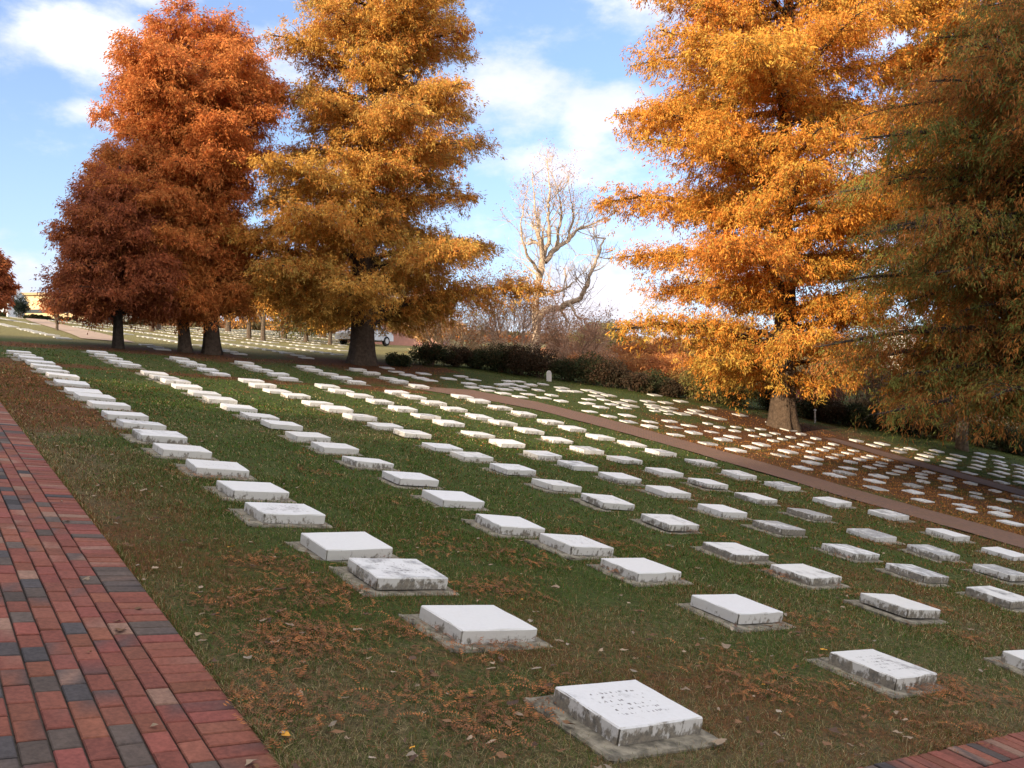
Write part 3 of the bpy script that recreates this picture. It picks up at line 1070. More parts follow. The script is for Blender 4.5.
for a_, b_, s_ in zip(cen_u, cen_v, cen_s):
    x0_, y0_ = xy(a_, b_)
    if y0_ > 30:
        continue
    near_f = np.clip(y0_ / 5, .9, 4)
    sprays = int(max(3, 17 * s_ / .12 / near_f))
    for _ in range(sprays):
        ou, ov = rng.normal(0, s_ * .8), rng.normal(0, s_ * .8)
        if not free_of_slabs(np.array([a_ + ou]), np.array([b_ + ov]), .25, .22)[0] or a_ + ou < PATH_U + skew(b_) - .08:
            continue
        ang = rng.uniform(0, 6.28)
        L = rng.uniform(.05, .13)
        nn_ = 9
        tt = np.linspace(0, 1, nn_)
        ux_, uy_ = math.cos(ang), math.sin(ang)
        px3 = x0_ + ou * UX + ov * VX + ux_ * L * tt
        py3 = y0_ + ou * UY + ov * VY + uy_ * L * tt
        zz = gz(*uv(px3, py3)) + .012 + rng.uniform(0, .03) + .02 * np.sin(tt * 3.1) * rng.uniform(0, 1)
        ctr = np.stack([px3, py3, zz], 1)
        w_ = .013 * near_f ** .5
        c_ = np.array([.30, .115, .040]) if rng.random() < .42 else np.array([.17, .075, .036])
        c_ = c_ * rng.uniform(.6, 1.3)
        vs_, fs2 = [], []
        for q in range(nn_ - 1):
            for sd_ in (-1, 1):
                p0 = ctr[q]
                p1 = ctr[q] + (ctr[q + 1] - ctr[q]) * .5
                tp = ctr[q] + np.array([ux_ * .5 - uy_ * sd_, uy_ * .5 + ux_ * sd_, rng.uniform(-.5, .4)]) * w_
                b0 = len(vs_)
                vs_ += [p0, p1, tp]
                fs2.append((b0, b0 + 1, b0 + 2))
        na.add(vs_, fs2, c_)
tag(link('fallen_needles', na.mesh('fallen_needles'), M_litter), 'rust orange fallen needle sprays heaped in the grass and against the slabs', 'needle litter', kind='stuff')

# curled dead leaves
la = Acc()
U, V, Y = sample_view(1500, 2.6, 16, .8)
ok = in_turf(U, V, -.5) & (rng.random(len(U)) < np.clip(1.15 - (U - 1) * .13, .25, 1))
ok &= (U > PATH_U + skew(V) + .02) | (rng.random(len(U)) < .12)
ok &= (V > CROSS_V) | (rng.random(len(U)) < .1)
ok &= free_of_slabs(U, V)
for a_, b_, y_ in zip(U[ok], V[ok], Y[ok]):
    x_, yy_ = xy(a_, b_)
    s_ = rng.uniform(.009, .024) * (1 if rng.random() < .9 else 1.5)
    k = 8
    th = np.arange(k) * 2 * np.pi / k
    rad = s_ * (1 + .35 * np.sin(th * rng.integers(2, 4) + rng.uniform(0, 6)) + rng.normal(0, .1, k))
    lx_, ly_ = rad * np.cos(th) * 1.25, rad * np.sin(th) * .75
    lz_ = rng.uniform(4, 14) * (ly_ ** 2) + rng.normal(0, .003, k) + rng.uniform(-.2, .2) * lx_
    rz = rng.uniform(0, 6.28)
    X3 = x_ + lx_ * math.cos(rz) - ly_ * math.sin(rz)
    Y3 = yy_ + lx_ * math.sin(rz) + ly_ * math.cos(rz)
    gz0 = float(gz(a_, b_)) + (.035 if a_ > PATH_U and b_ > CROSS_V else .024)
    Z3 = gz0 + lz_
    kk = rng.random()
    c_ = (.16, .085, .045) if kk < .45 else ((.27, .20, .14) if kk < .75 else ((.27, .22, .17) if kk < .79 else ((.085, .05, .035) if kk < .985 else (.55, .27, .04))))
    c_ = np.array(c_) * rng.uniform(.7, 1.25)
    vs_ = [(x_, yy_, gz0 - .002)] + list(zip(X3, Y3, Z3))
    la.add(vs_, [(0, 1 + q, 1 + (q + 1) % k) for q in range(k)], c_)
tag(link('fallen_leaves', la.mesh('fallen_leaves'), M_litter), 'curled brown and tan dead leaves strewn over grass and brick walk', 'fallen leaves', kind='stuff')

# ------------------------------------------------------------------ trees
def norm(a):
    return a / (np.linalg.norm(a, axis=-1, keepdims=True) + 1e-9)


def add_leaves(acc, P, D, L, W, C, r, hang=None):
    """narrow rhombic needle sprays at P pointing along D"""
    n = len(P)
    D = norm(D)
    rv_ = norm(r.normal(0, 1, (n, 3)))
    S = norm(np.cross(D, rv_))
    N = np.cross(D, S)
    L = L[:, None]
    W = W[:, None]
    p0 = P
    p1 = P + D * L * .45 + S * W * .5
    p2 = P + D * L + np.array([0, 0, -1.0]) * L * .18
    p3 = P + D * L * .45 - S * W * .5
    V_ = np.stack([p0, p1, p2, p3], 1).reshape(-1, 3)
    f = np.arange(n)[:, None] * 4 + np.array([[0, 1, 2, 3]])
    acc.add(V_, f, np.repeat(C, 4, axis=0))


def redwood(name, px, base_y, Y, outline, palette, seed, label, cat='tree', group=None, leaves=200000, limbs=80, trunk_r=.45, crown_y=None,
            leafL=.16, leafW=.05, rise=.25, droop=.35, flare=1.6, bark=(.075, .055, .042), top_px=None, bare=.0, plan=None, gap=.18, zbase=None, dens=1.0, mixp=.35, tuft=.22, tuft_n=16):
    """tall layered conifer. outline: rows (photo y, left x, right x) of the crown silhouette, turned into metres at distance Y.
    The crown is built in the round from limbs, twigs on the limbs and sprays on the twigs."""
    r = np.random.default_rng(seed)
    X0 = (px - 512) / F_PX * Y
    z0 = gxy(X0, Y) if zbase is None else zbase
    S_ = Y / F_PX
    ol = sorted([((384 - a_) * S_ - z0, (px - b_) * S_, (c_ - px) * S_) for a_, b_, c_ in outline])
    hs = np.array([q[0] for q in ol])
    lf = np.array([q[1] for q in ol])
    rt = np.array([q[2] for q in ol])
    H = hs[-1]
    lean = 0 if top_px is None else (top_px - px) * S_
    ta = Acc()
    zz = np.concatenate([[-.3, 0, .15, .4, .9], np.linspace(1.8, H * .985, 16)])
    tr_x = lean * (np.clip(zz, 0, H) / H) ** 1.3 + .08 * np.sin(zz * .55 + seed) * np.clip(zz / 4, 0, 1)
    tr_y = .08 * np.cos(zz * .47 + seed) * np.clip(zz / 4, 0, 1)
    rad = trunk_r * (1 - np.clip(zz, 0, H) / H) ** .85 + .02
    rad = rad * (1 + (flare - 1) * np.exp(-np.clip(zz, 0, 9) / .38))
    K = 20
    th = np.arange(K) * 2 * np.pi / K
    flute = 1 + .09 * np.sin(th * 7 + seed) + .05 * np.sin(th * 11)
    rings = []
    for q in range(len(zz)):
        fl = 1 + (flute - 1) * (1.6 * math.exp(-max(zz[q], 0) / 1.0) + .5)
        rings.append(np.stack([tr_x[q] + rad[q] * fl * np.cos(th), tr_y[q] + rad[q] * fl * np.sin(th), np.full(K, zz[q])], 1))
    i_ = np.arange(len(zz) - 1)[:, None] * K
    j_ = np.arange(K)[None, :]
    f = np.stack([i_ + j_, i_ + (j_ + 1) % K, i_ + K + (j_ + 1) % K, i_ + K + j_], -1).reshape(-1, 4)
    bcol = np.array(bark)
    ta.add(np.concatenate(rings), f, bcol)
    root = empty(name, (X0, Y, z0))
    link('trunk', ta.mesh('trunk', smooth=True), M_bark, root)
    br = Acc()
    lv = Acc()
    h_lo = hs[0]
    segs = []
    az = r.uniform(0, 6.28)
    tw_pts, tw_dir, tw_len, tw_pal, tw_out = [], [], [], [], []
    for q in range(limbs):
        t_ = (q + r.uniform(0, 1)) / limbs
        hh = h_lo + .2 + (H - h_lo - .5) * t_ ** .92          # height where the limb ENDS up, roughly
        az += 2.39996 + r.normal(0, .25)
        dx, dy = math.cos(az), math.sin(az)
        wl = np.interp(hh, hs, lf)
        wr = np.interp(hh, hs, rt)
        tx_ = np.interp(hh, zz, tr_x)
        e = max(0.0, (wl + tx_)) if dx < 0 else max(0.0, wr - tx_)
        mean = (wl + wr) / 2
        L = (abs(dx) ** .7) * e + (1 - abs(dx) ** .7) * mean
        L = max(.35, L * r.uniform(.78, 1.20) * (1 if r.random() > gap * .6 else r.uniform(.5, .8)))
        rs = rise * L * r.uniform(.6, 1.3)
        hs0 = min(max(hh - rs * .7, h_lo * .6 + .4), H * .98)
        n_ = 9
        s_ = np.linspace(0, 1, n_)
        bend = r.normal(0, .22)
        lx = tx_ + L * s_ * dx - bend * L * .3 * s_ ** 2 * dy
        ly = np.interp(hh, zz, tr_y) + L * s_ * dy + bend * L * .3 * s_ ** 2 * dx
        lz = hs0 + rs * (s_ * 1.5 - .75 * s_ ** 2) - droop * L * .35 * np.clip(s_ - .55, 0, 1) ** 1.3
        lz = lz + np.cumsum(r.normal(0, .025 * L / 3, n_))
        pts = np.stack([lx, ly, lz], 1)
        r0 = min(.03 + .020 * L, np.interp(hs0, zz, rad) * .55)
        br.tube(pts, r0 * (1 - s_ * .88), 5, bcol * .8)
        pal = r.dirichlet(np.ones(len(palette)) * .6)
        nt = int(max(5, L * 7.5 * dens))
        for w in range(nt):
            f_ = .14 + .86 * (w + r.uniform(0, 1)) / nt
            if r.random() < gap:
                continue
            P0 = np.array([np.interp(f_, s_, pts[:, c]) for c in range(3)])
            tl = (.30 + .26 * L * (1 - f_) + .10 * L * (f_ < .8)) * r.uniform(.6, 1.25)
            tl = min(tl, 2.0)
            sd_ = 1 if w % 2 else -1
            ta_ = sd_ * r.uniform(.5, 1.15)
            ca, sa_ = math.cos(ta_), math.sin(ta_)
            dd = np.array([dx * ca - dy * sa_, dx * sa_ + dy * ca, r.uniform(-.28, .30)])
            P1 = P0 + dd * tl * .55 + np.array([0, 0, .03 * tl])
            P2 = P0 + dd * tl + np.array([0, 0, -droop * .5 * tl])
            if L > 1.2:
                br.tube([P0, P1, P2], [.014, .009, .003], 3, bcol * .75)
            tw_pts.append((P0, P1, P2))
            tw_pal.append(pal)
            tw_len.append(tl)
            tw_dir.append(dd)
    tl = np.array(tw_len)
    A = np.array(tw_pts)
    Dd = np.array(tw_dir)
    PA = np.array(tw_pal)
    prob = tl ** 1.3
    prob /= prob.sum()
    per = tuft_n
    nt_ = leaves // per
    idt = r.choice(len(tl), nt_, p=prob)
    f_ = r.uniform(.06, 1.03, nt_)
    a0, a1, a2 = A[idt, 0], A[idt, 1], A[idt, 2]
    T = np.where((f_ < .55)[:, None], a0 + (a1 - a0) * (f_ / .55)[:, None], a1 + (a2 - a1) * ((f_ - .55) / .45)[:, None])
    T = T + r.normal(0, 1, (nt_, 3)) * np.array([.14, .14, .11]) * (.4 + tl[idt, None] * .9)
    TD = norm(norm(Dd[idt]) * .8 + r.normal(0, .45, (nt_, 3)) + np.array([0, 0, -droop * 1.3]))
    TS = r.uniform(.6, 1.35, nt_) * tuft
    tb = r.uniform(.78, 1.2, nt_)
    idx = np.repeat(idt, per)
    leaves = len(idx)
    a_l = np.repeat(r.uniform(0, .0, nt_), per) + r.uniform(-.35, 1, leaves)
    P = np.repeat(T, per, axis=0) + np.repeat(TD, per, axis=0) * (a_l * np.repeat(TS, per))[:, None] + r.normal(0, 1, (leaves, 3)) * (np.repeat(TS, per) * .26)[:, None]
    D = np.repeat(TD, per, axis=0) * .8 + r.normal(0, .6, (leaves, 3)) + np.array([0, 0, -droop * .5])
    pc = np.array(palette)
    u_ = np.clip(np.repeat(r.random(nt_), per) + r.normal(0, .12, leaves), 0, 1)
    cum = np.cumsum(PA[idx] * (1 - mixp) + mixp / len(palette), axis=1)
    pick = (u_[:, None] > cum).sum(1).clip(0, len(palette) - 1)
    C = pc[pick] * r.uniform(.75, 1.25, (leaves, 1)) * np.repeat(tb, per)[:, None] * (.92 + .16 * r.random((len(tl), 1)))[idx]
    L_ = leafL * r.uniform(.55, 1.35, leaves)
    W_ = leafW * r.uniform(.7, 1.3, leaves)
    add_leaves(lv, P, D, L_, W_, C, r)
    link('branches', br.mesh('branches'), M_bark, root)
    link('crown', lv.mesh('crown'), M_leaf, root)
    tag(root, label, cat, group)
    return root


GOLD = [(.56, .30, .055), (.58, .34, .08), (.54, .25, .05), (.50, .20, .045), (.48, .33, .08)]
ORNG = [(.58, .215, .06), (.55, .19, .05), (.60, .25, .065), (.50, .155, .045), (.54, .22, .06)]
RUST = [(.40, .12, .045), (.33, .10, .042), (.28, .085, .04), (.44, .15, .05)]
AMBR = [(.63, .29, .045), (.60, .24, .035), (.62, .34, .06), (.55, .20, .035), (.50, .32, .06)]
GRNR = [(.19, .20, .045), (.38, .16, .04), (.25, .21, .05), (.44, .18, .04), (.15, .17, .04), (.40, .15, .035)]

tree_gold = redwood('redwood_tree', 362, 362, 33.5,
    [(-170, 378, 392), (-60, 318, 460), (0, 292, 480), (50, 282, 494), (100, 266, 494), (150, 252, 478), (200, 240, 494), (250, 228, 517), (294, 230, 520), (312, 252, 492), (324, 300, 440)],
    GOLD, 21, 'tall golden orange conifer with a thick dark trunk, centre left of the picture', leaves=560000, limbs=105, trunk_r=.42, flare=1.3, top_px=385, rise=.32, droop=.3, dens=1.15, gap=.24,
    leafL=.125, leafW=.036)
tree_red = redwood('redwood_tree', 212, 352, 30.6,
    [(10, 178, 205), (20, 158, 236), (42, 138, 260), (75, 122, 280), (110, 116, 282), (150, 118, 262), (200, 114, 248), (250, 108, 250), (300, 112, 252), (322, 150, 240)],
    ORNG, 22, 'burnt orange conifer with broad rounded top, thickest trunk of the left trio', leaves=420000, limbs=90, trunk_r=.23, flare=1.35, top_px=205, rise=.38, droop=.22, dens=1.1, gap=.22,
    leafL=.12, leafW=.035)
tree_red2 = redwood('redwood_tree', 185, 350, 30.2,
    [(52, 140, 160), (75, 120, 190), (100, 112, 215), (150, 108, 220), (200, 92, 225), (250, 80, 230), (300, 90, 235), (318, 125, 220)],
    ORNG, 23, 'burnt orange conifer standing just left of the thick trunked one', leaves=260000, limbs=75, trunk_r=.17, flare=1.3, top_px=160, rise=.36, droop=.25, dens=1.1, gap=.22,
    leafL=.12, leafW=.035)
tree_dark = redwood('redwood_tree', 118, 346, 28.6,
    [(160, 104, 116), (190, 84, 150), (230, 64, 172), (270, 54, 184), (294, 52, 182), (310, 72, 165), (320, 90, 140)],
    RUST, 24, 'smaller dark rust red conifer at the left end of the tree line', leaves=150000, limbs=60, trunk_r=.14, flare=1.2, rise=.2, droop=.3, dens=1.1, gap=.16,
    leafL=.115, leafW=.033, bark=(.045, .036, .03))
tree_amber = redwood('redwood_tree', 783, 426, 31.3,
    [(-190, 785, 800), (-80, 680, 880), (0, 632, 915), (60, 622, 925), (120, 620, 925), (165, 612, 925), (192, 608, 925), (214, 690, 920), (236, 645, 920), (262, 612, 920), (300, 606, 905), (345, 622, 905), (372, 680, 880), (388, 740, 840)],
    AMBR, 25, 'broad amber orange conifer with a flared trunk beside the narrow path, right of centre', leaves=560000, limbs=100, trunk_r=.42, flare=1.4, top_px=790, rise=.22, droop=.38, dens=1.1, gap=.27,
    leafL=.125, leafW=.036, bark=(.075, .052, .036))
tree_back = redwood('redwood_tree', 962, 448, 33.6,
    [(-150, 958, 985), (-60, 905, 1040), (0, 880, 1062), (100, 868, 1070), (220, 872, 1070), (320, 876, 1060), (390, 884, 1045), (410, 905, 1010)],
    AMBR, 26, 'amber conifer with slim trunk by the hedge, half hidden behind drooping green boughs', leaves=260000, limbs=80, trunk_r=.18, flare=1.15,
    rise=.2, droop=.4, leafL=.17, leafW=.05, bark=(.13, .10, .075))
tree_green = redwood('redwood_tree', 1078, 480, 23.0,
    [(-120, 1060, 1100), (-50, 1020, 1200), (0, 955, 1260), (50, 892, 1270), (120, 884, 1275), (200, 856, 1290), (250, 862, 1290), (300, 848, 1290), (340, 832, 1290), (370, 862, 1280), (398, 884, 1260), (412, 930, 1200)],
    GRNR, 27, 'shaded conifer with drooping green and rust sprays reaching in from the right edge', leaves=560000, limbs=160, trunk_r=.42, flare=1.6, rise=.12, droop=.62, dens=1.2, gap=.24,
    leafL=.13, leafW=.026, mixp=.15, tuft=.34, tuft_n=30)


def copy_tree(src, X, Y, sx, sz, label, group, rz=0):
    r_ = src.copy()
    scene.collection.objects.link(r_)
    r_.location = (X, Y, gxy(X, Y))
    r_.scale = (sx, sx, sz)
    r_.rotation_euler = (0, 0, rz)
    for ch in src.children:
        c = ch.copy()
        scene.collection.objects.link(c)
        c.parent = r_
    r_['label'] = label
    r_['group'] = group
    return r_


# the trees behind and left of the photographer whose shade covers the near lawn
PX_, PY_ = -SUN_XY[1], SUN_XY[0]
k_ = 0
for rowi, (D_, step, off) in enumerate(((26, 4.4, 0), (32, 4.6, 2.0))):
    P_ = -31.0 + off
    while P_ < 24:
        top = 21.5 if P_ < -23 else (10.8 if P_ < -8 else (31.0 if P_ < 6 else 22.0))
        X_ = SUN_XY[0] * D_ + PX_ * P_
        Y_ = SUN_XY[1] * D_ + PY_ * P_
        g_ = gxy(X_, Y_)
        hgt = (top + (D_ - 26) * .3) - g_
        copy_tree(tree_gold, X_, Y_, 1.0 + .1 * math.sin(k_ * 2.3), hgt / 21.5, 'conifer outside the picture shading the lawn, %s of the %s row behind the camera' % (ORD[k_ % 13], ('front', 'rear')[rowi]), 'shade trees behind the camera', k_ * 1.7)
        k_ += 1
        P_ += step
# ------------------------------------------------------------------ the bare tree beyond the hedge
def twigs(acc, p, d, L, rad, depth, r, col, wig=.3, up=.15, tips=None):
    n_ = 5
    pts = [p]
    q = np.array(p, float)
    dd = np.array(d, float)
    for _ in range(n_ - 1):
        dd = norm(dd + r.normal(0, wig * .45, 3) + np.array([0, 0, up * .3]))
        q = q + dd * L / (n_ - 1)
        pts.append(q.copy())
    acc.tube(pts, rad * np.linspace(1, .55, n_), 5 if rad > .04 else 3, col)
    if depth == 0:
        if tips is not None:
            tips.append(q)
        return
    for _ in range(int(r.integers(2, 5))):
        f_ = r.uniform(.35, 1)
        k2 = min(n_ - 2, int(f_ * (n_ - 1)))
        pp = pts[k2] + (pts[k2 + 1] - pts[k2]) * (f_ * (n_ - 1) - k2)
        nd = norm(dd + r.normal(0, .62, 3) + np.array([0, 0, up]))
        twigs(acc, pp, nd, L * r.uniform(.5, .78), max(.006, rad * .55), depth - 1, r, col, wig, up, tips)


def bare_tree(name, label, Yd, strands, col, seed, base_px, tipcol=None):
    """strands: list of (list of (px, py, depth offset), r0, r1)"""
    r = np.random.default_rng(seed)
    X0 = (base_px - 512) / F_PX * Yd
    z0 = gxy(X0, Yd)
    tr = Acc()
    tw = Acc()
    tips = []
    for pts, r0, r1 in strands:
        w = np.array([((a_ - 512) / F_PX * (Yd + c_) - X0, c_, (384 - b_) / F_PX * (Yd + c_) - z0) for a_, b_, c_ in pts])
        m = len(w)
        s_ = np.linspace(0, m - 1, m * 4)
        sm = np.stack([np.interp(s_, np.arange(m), w[:, c]) for c in range(3)], 1)
        for _ in range(3):
            sm[1:-1] = (sm[:-2] + 2 * sm[1:-1] + sm[2:]) / 4
        sm = sm + r.normal(0, .035, sm.shape)
        rr = np.linspace(r0, r1, len(sm)) * .85 * r.uniform(.93, 1.07, len(sm))
        tr.tube(sm, rr, 8, col)
        L = np.linalg.norm(np.diff(sm, axis=0), axis=1).sum()
        for _ in range(int(4 + L * 1.7)):
            k2 = int(r.integers(len(sm) // 4, len(sm) - 1))
            if rr[k2] > .20:
                continue
            d = norm(sm[k2 + 1] - sm[k2] + r.normal(0, .5, 3) * np.linalg.norm(sm[k2 + 1] - sm[k2]) * 2.0 + np.array([0, 0, .1]))
            twigs(tw, sm[k2], d, r.uniform(.9, 1.8), min(.035, rr[k2] * .4), 2, r, np.array(col) * .95, .35, .18, tips)
        d = norm(sm[-1] - sm[-2])
        twigs(tw, sm[-1], d, 1.4, r1, 3, r, np.array(col) * .95, .3, .15, tips)
    root = empty(name, (X0, Yd, z0))
    link('trunk', tr.mesh('trunk', smooth=True), M_bark, root)
    link('twigs', tw.mesh('twigs'), M_bark, root)
    if tipcol is not None and tips:
        T = np.array(tips)
        T = T[T[:, 2] > np.percentile(T[:, 2], 55)]
        T = np.repeat(T, 2, axis=0) + r.normal(0, .12, (len(T) * 2, 3))
        la_ = Acc()
        n = len(T)
        add_leaves(la_, T, r.normal(0, 1, (n, 3)), np.full(n, .12), np.full(n, .05), np.tile(tipcol, (n, 1)) * r.uniform(.8, 1.2, (n, 1)), r)
        link('last_leaves', la_.mesh('last_leaves'), M_leaf, root)
    tag(root, label, 'tree')
    return root


bare_tree('bare_tree', 'tall leafless tree with twisting pale limbs beyond the hedge in the sky gap', 50,
    [([(536, 392, 0), (537, 350, 0), (536, 318, 0), (536, 300, .1), (540, 275, .2), (543, 255, 0)], .31, .21),
     ([(543, 258, 0), (540, 240, .5), (536, 215, .8), (533, 190, 1.2)], .16, .04),
     ([(543, 258, 0), (550, 240, -.4), (548, 215, -.6), (550, 190, -.4), (548, 178, 0)], .18, .04),
     ([(544, 262, 0), (556, 248, .3), (568, 240, 1.0), (580, 228, 1.4), (596, 222, 1.6)], .22, .05),
     ([(556, 248, .3), (560, 225, .2), (562, 205, -.3), (556, 186, -.6)], .13, .03),
     ([(568, 240, 1), (574, 215, .6), (570, 192, .4)], .11, .03),
     ([(541, 276, 0), (532, 262, -1), (524, 250, -1.6), (520, 228, -1.8), (524, 205, -2)], .13, .03),
     ([(541, 280, 0), (530, 268, 1), (521, 262, 1.6)], .08, .02),
     ([(537, 322, 0), (541, 314, -.3), (550, 308, -.8), (560, 309, -1.2), (568, 303, -1.5), (580, 299, -1.8), (586, 290, -2), (590, 275, -2.2), (597, 258, -2), (602, 243, -1.8), (606, 238, -1.6)], .30, .05),
     ([(568, 303, -1.5), (575, 313, -2.5), (582, 322, -3.0)], .12, .03),
     ([(552, 293, -.6), (562, 290, -1.2), (572, 285, -1.5), (580, 275, -1.2)], .08, .02),
     ([(541, 296, 0), (552, 293, -.6)], .12, .08),
     ([(560, 309, -1.2), (566, 318, -.4), (570, 325, .4)], .10, .03)],
    (.44, .34, .25), 5, 536, tipcol=(.42, .20, .14))


# ------------------------------------------------------------------ shrubs, hedges and small trees
def bush(name, label, cat, px, Y, w, top, palette, seed, n=9000, leaf=.09, group=None, trunk=0.0, squash=1.0, dpt=None, lumps=26, zoff=0, stems=True, yshape=.0, zb=None):
    """clumped shrub or small round tree: w, h in metres; trunk = clear height below the crown"""
    r = np.random.default_rng(seed)
    X0 = (px - 512) / F_PX * Y
    z0 = (gxy(X0, Y) if zb is None else zb) + zoff
    root = empty(name, (X0, Y, z0))
    dpt = dpt or w
    h = top if top < 15 else max(1.0, zpx(top, Y) - z0)
    lv = Acc()
    ch = h - trunk
    cx = r.uniform(-1, 1, (lumps * 4, 3))
    cx = cx[(cx ** 2).sum(1) < 1][:lumps]
    cen = cx * np.array([w * .36, dpt * .36, ch * .36]) + np.array([0, 0, trunk + ch * .5])
    rad = r.uniform(.16, .30, len(cen)) * min(w, ch * 1.3)
    k = r.choice(len(cen), n, p=rad ** 2 / (rad ** 2).sum())
    d = norm(r.normal(0, 1, (n, 3)))
    rr = rad[k] * np.clip(r.normal(.88, .17, n), .2, 1.3)
    P = cen[k] + d * rr[:, None] * np.array([1, 1, .8])
    P[:, 2] = np.maximum(P[:, 2], .02)
    pal = np.array(palette)
    pk = (k * 7 + (r.random(n) < .35) * r.integers(0, 9, n)) % len(pal)
    C = pal[pk] * r.uniform(.7, 1.3, (n, 1))
    add_leaves(lv, P, d + r.normal(0, .7, (n, 3)), leaf * r.uniform(.6, 1.4, n), leaf * .5 * r.uniform(.7, 1.3, n), C, r)
    bc = np.array([.10, .075, .055])
    st = Acc()
    if trunk > 0:
        st.tube([(0, 0, -.2), (0, 0, trunk * .5), (.03 * w, 0, trunk + ch * .35), (.02 * w, .02, trunk + ch * .7)], [.035 * w + .04, .028 * w + .03, .018 * w + .02, .01], 8, bc)
        for q in range(9):
            e_ = cen[q % len(cen)]
            st.tube([(0, 0, trunk * .8 + q * .03 * ch), (e_[0] * .4, e_[1] * .4, (trunk + e_[2]) / 2), tuple(e_)], [.018 * w + .02, .012 * w + .01, .006], 5, bc)
    else:
        for q in range(7):
            e_ = cen[q % len(cen)]
            st.tube([(e_[0] * .15, e_[1] * .15, -.1), (e_[0] * .5, e_[1] * .5, e_[2] * .5), tuple(e_)], [.03, .022, .006], 5, bc)
    link('trunk' if trunk > 0 else 'stems', st.mesh('stems'), M_bark, root)
    link('crown', lv.mesh('crown'), M_leaf, root)
    tag(root, label, cat, group)
    return root


def bare_shrub(name, label, px, Y, w, h, col, seed, n=40, leafcol=None, leafn=0, cat='shrub', group=None):
    r = np.random.default_rng(seed)
    X0 = (px - 512) / F_PX * Y
    z0 = gxy(X0, Y)
    root = empty(name, (X0, Y, z0))
    a_ = Acc()
    tips = []
    for q in range(n):
        ang = r.uniform(0, 6.28)
        sp = r.uniform(.1, .8)
        d = norm(np.array([math.cos(ang) * sp * w / h, math.sin(ang) * sp * w / h, 1.0]))
        b_ = np.array([math.cos(ang) * .12 * w, math.sin(ang) * .12 * w, -.05])
        twigs(a_, b_, d, h * r.uniform(.42, .6), r.uniform(.02, .045), 3, r, np.array(col) * r.uniform(.7, 1.25), .3, .12, tips)
    link('stems', a_.mesh('stems'), M_bark, root)
    if leafcol is not None:
        T = np.array(tips)
        T = T[r.integers(0, len(T), leafn)] + r.normal(0, .22, (leafn, 3))
        la_ = Acc()
        pal = np.array(leafcol)
        C = pal[r.integers(0, len(pal), leafn)] * r.uniform(.75, 1.25, (leafn, 1))
        add_leaves(la_, T, r.normal(0, 1, (leafn, 3)), .11 * r.uniform(.6, 1.4, leafn), .055 * r.uniform(.7, 1.3, leafn), C, r)
        link('crown', la_.mesh('crown'), M_leaf, root)
    tag(root, label, cat, group)
    return root


DKG = [(.034, .048, .020), (.05, .06, .024), (.026, .036, .016), (.08, .055, .026)]
OLV = [(.17, .16, .045), (.21, .165, .05), (.13, .13, .04), (.27, .16, .05)]
PINKY = [(.52, .29, .18), (.46, .25, .16), (.56, .36, .22), (.42, .24, .15)]
ORG2 = [(.50, .22, .07), (.46, .17, .06), (.55, .27, .10), (.38, .15, .06)]
TANS = [(.45, .34, .2), (.5, .38, .22), (.38, .28, .17)]
# dark clipped hedge along the low edge of the graveyard: one shrub after another
hedge_w = [('dark green', DKG), ('brownish dark', [(.06, .04, .025), (.045, .035, .02), (.08, .045, .025)]), ('olive', OLV)]
hx = [(398, 34.6, 1.2, .55, 0), (432, 36.6, 2.4, .9, 0), (455, 37.3, 1.6, .8, 1), (478, 37.6, 1.6, .8, 0), (502, 37.4, 2.0, 1.25, 0), (520, 37.0, 1.8, 1.2, 1), (540, 37.2, 1.7, 1.35, 1), (566, 37.2, 1.6, .9, 0),
      (585, 37.0, 2.0, 1.25, 0), (607, 36.8, 2.0, 1.15, 1), (630, 36.6, 2.1, .85, 1), (650, 36.6, 2.1, .9, 0), (672, 36.4, 1.6, .7, 1), (692, 36.4, 2.3, 1.4, 2), (715, 36.4, 2.2, 1.35, 2), (742, 36.6, 2.4, 1.2, 2),
      (772, 36.6, 1.5, 1.1, 0), (812, 36.0, 1.6, 1.0, 0), (830, 35.6, 1.6, .8, 1), (852, 35.6, 2.0, .9, 0), (876, 35.8, 2.2, .9, 0), (900, 36.0, 1.4, 1.1, 0), (922, 36.0, 2.0, .9, 0), (948, 36.0, 2.0, .9, 1),
      (975, 36.0, 2.2, .95, 0), (1003, 35.6, 2.2, 1.0, 0), (1030, 35.2, 2.4, 1.1, 0)]
for q, (px_, Y_, w_, h_, kind_) in enumerate(hx):
    nm, pl = hedge_w[kind_]
    where = 'left of' if px_ < 783 else 'right of'
    cnt_ = sum(1 for z in hx[:q + 1] if (z[0] < 783) == (px_ < 783))
    bush('hedge_shrub', '%s hedge shrub %s the amber tree, %s from the left there' % (nm, where, ORD[cnt_ - 1]), 'shrub', px_, Y_, w_, h_ * 1.05, pl, 300 + q, n=5200, leaf=.085,
         group='shrubs of the hedge below the slabs', dpt=1.5)

# taller shrubs and trees behind the hedge
bare_shrub('bare_shrub', 'pale bare branching shrub left of the leafless tree, leaning stems', 452, 42, 4.2, 3.4, (.50, .37, .25), 41, 26, ORG2, 1800)
bare_shrub('bare_shrub', 'wide pinkish brown thicket at the foot of the leafless tree', 515, 44, 5.0, 4.6, (.50, .36, .27), 42, 36, PINKY, 4200)
bare_shrub('bare_shrub', 'reddish thicket right of the leafless tree trunk', 572, 45, 4.6, 3.4, (.50, .34, .25), 43, 32, PINKY, 5200)
bush('small_tree', 'small orange pink tree between the leafless tree and the green one', 'tree', 575, 52, 6.0, 345, PINKY, 44, 14000, .13, trunk=0, lumps=34)
bush('small_tree', 'round green and yellow tree beyond the hedge in the sky gap', 'tree', 598, 58, 4.4, 322, [(.20, .24, .07), (.25, .25, .08), (.15, .19, .06), (.36, .22, .08)], 45, 13000, .14, trunk=.4, lumps=34)
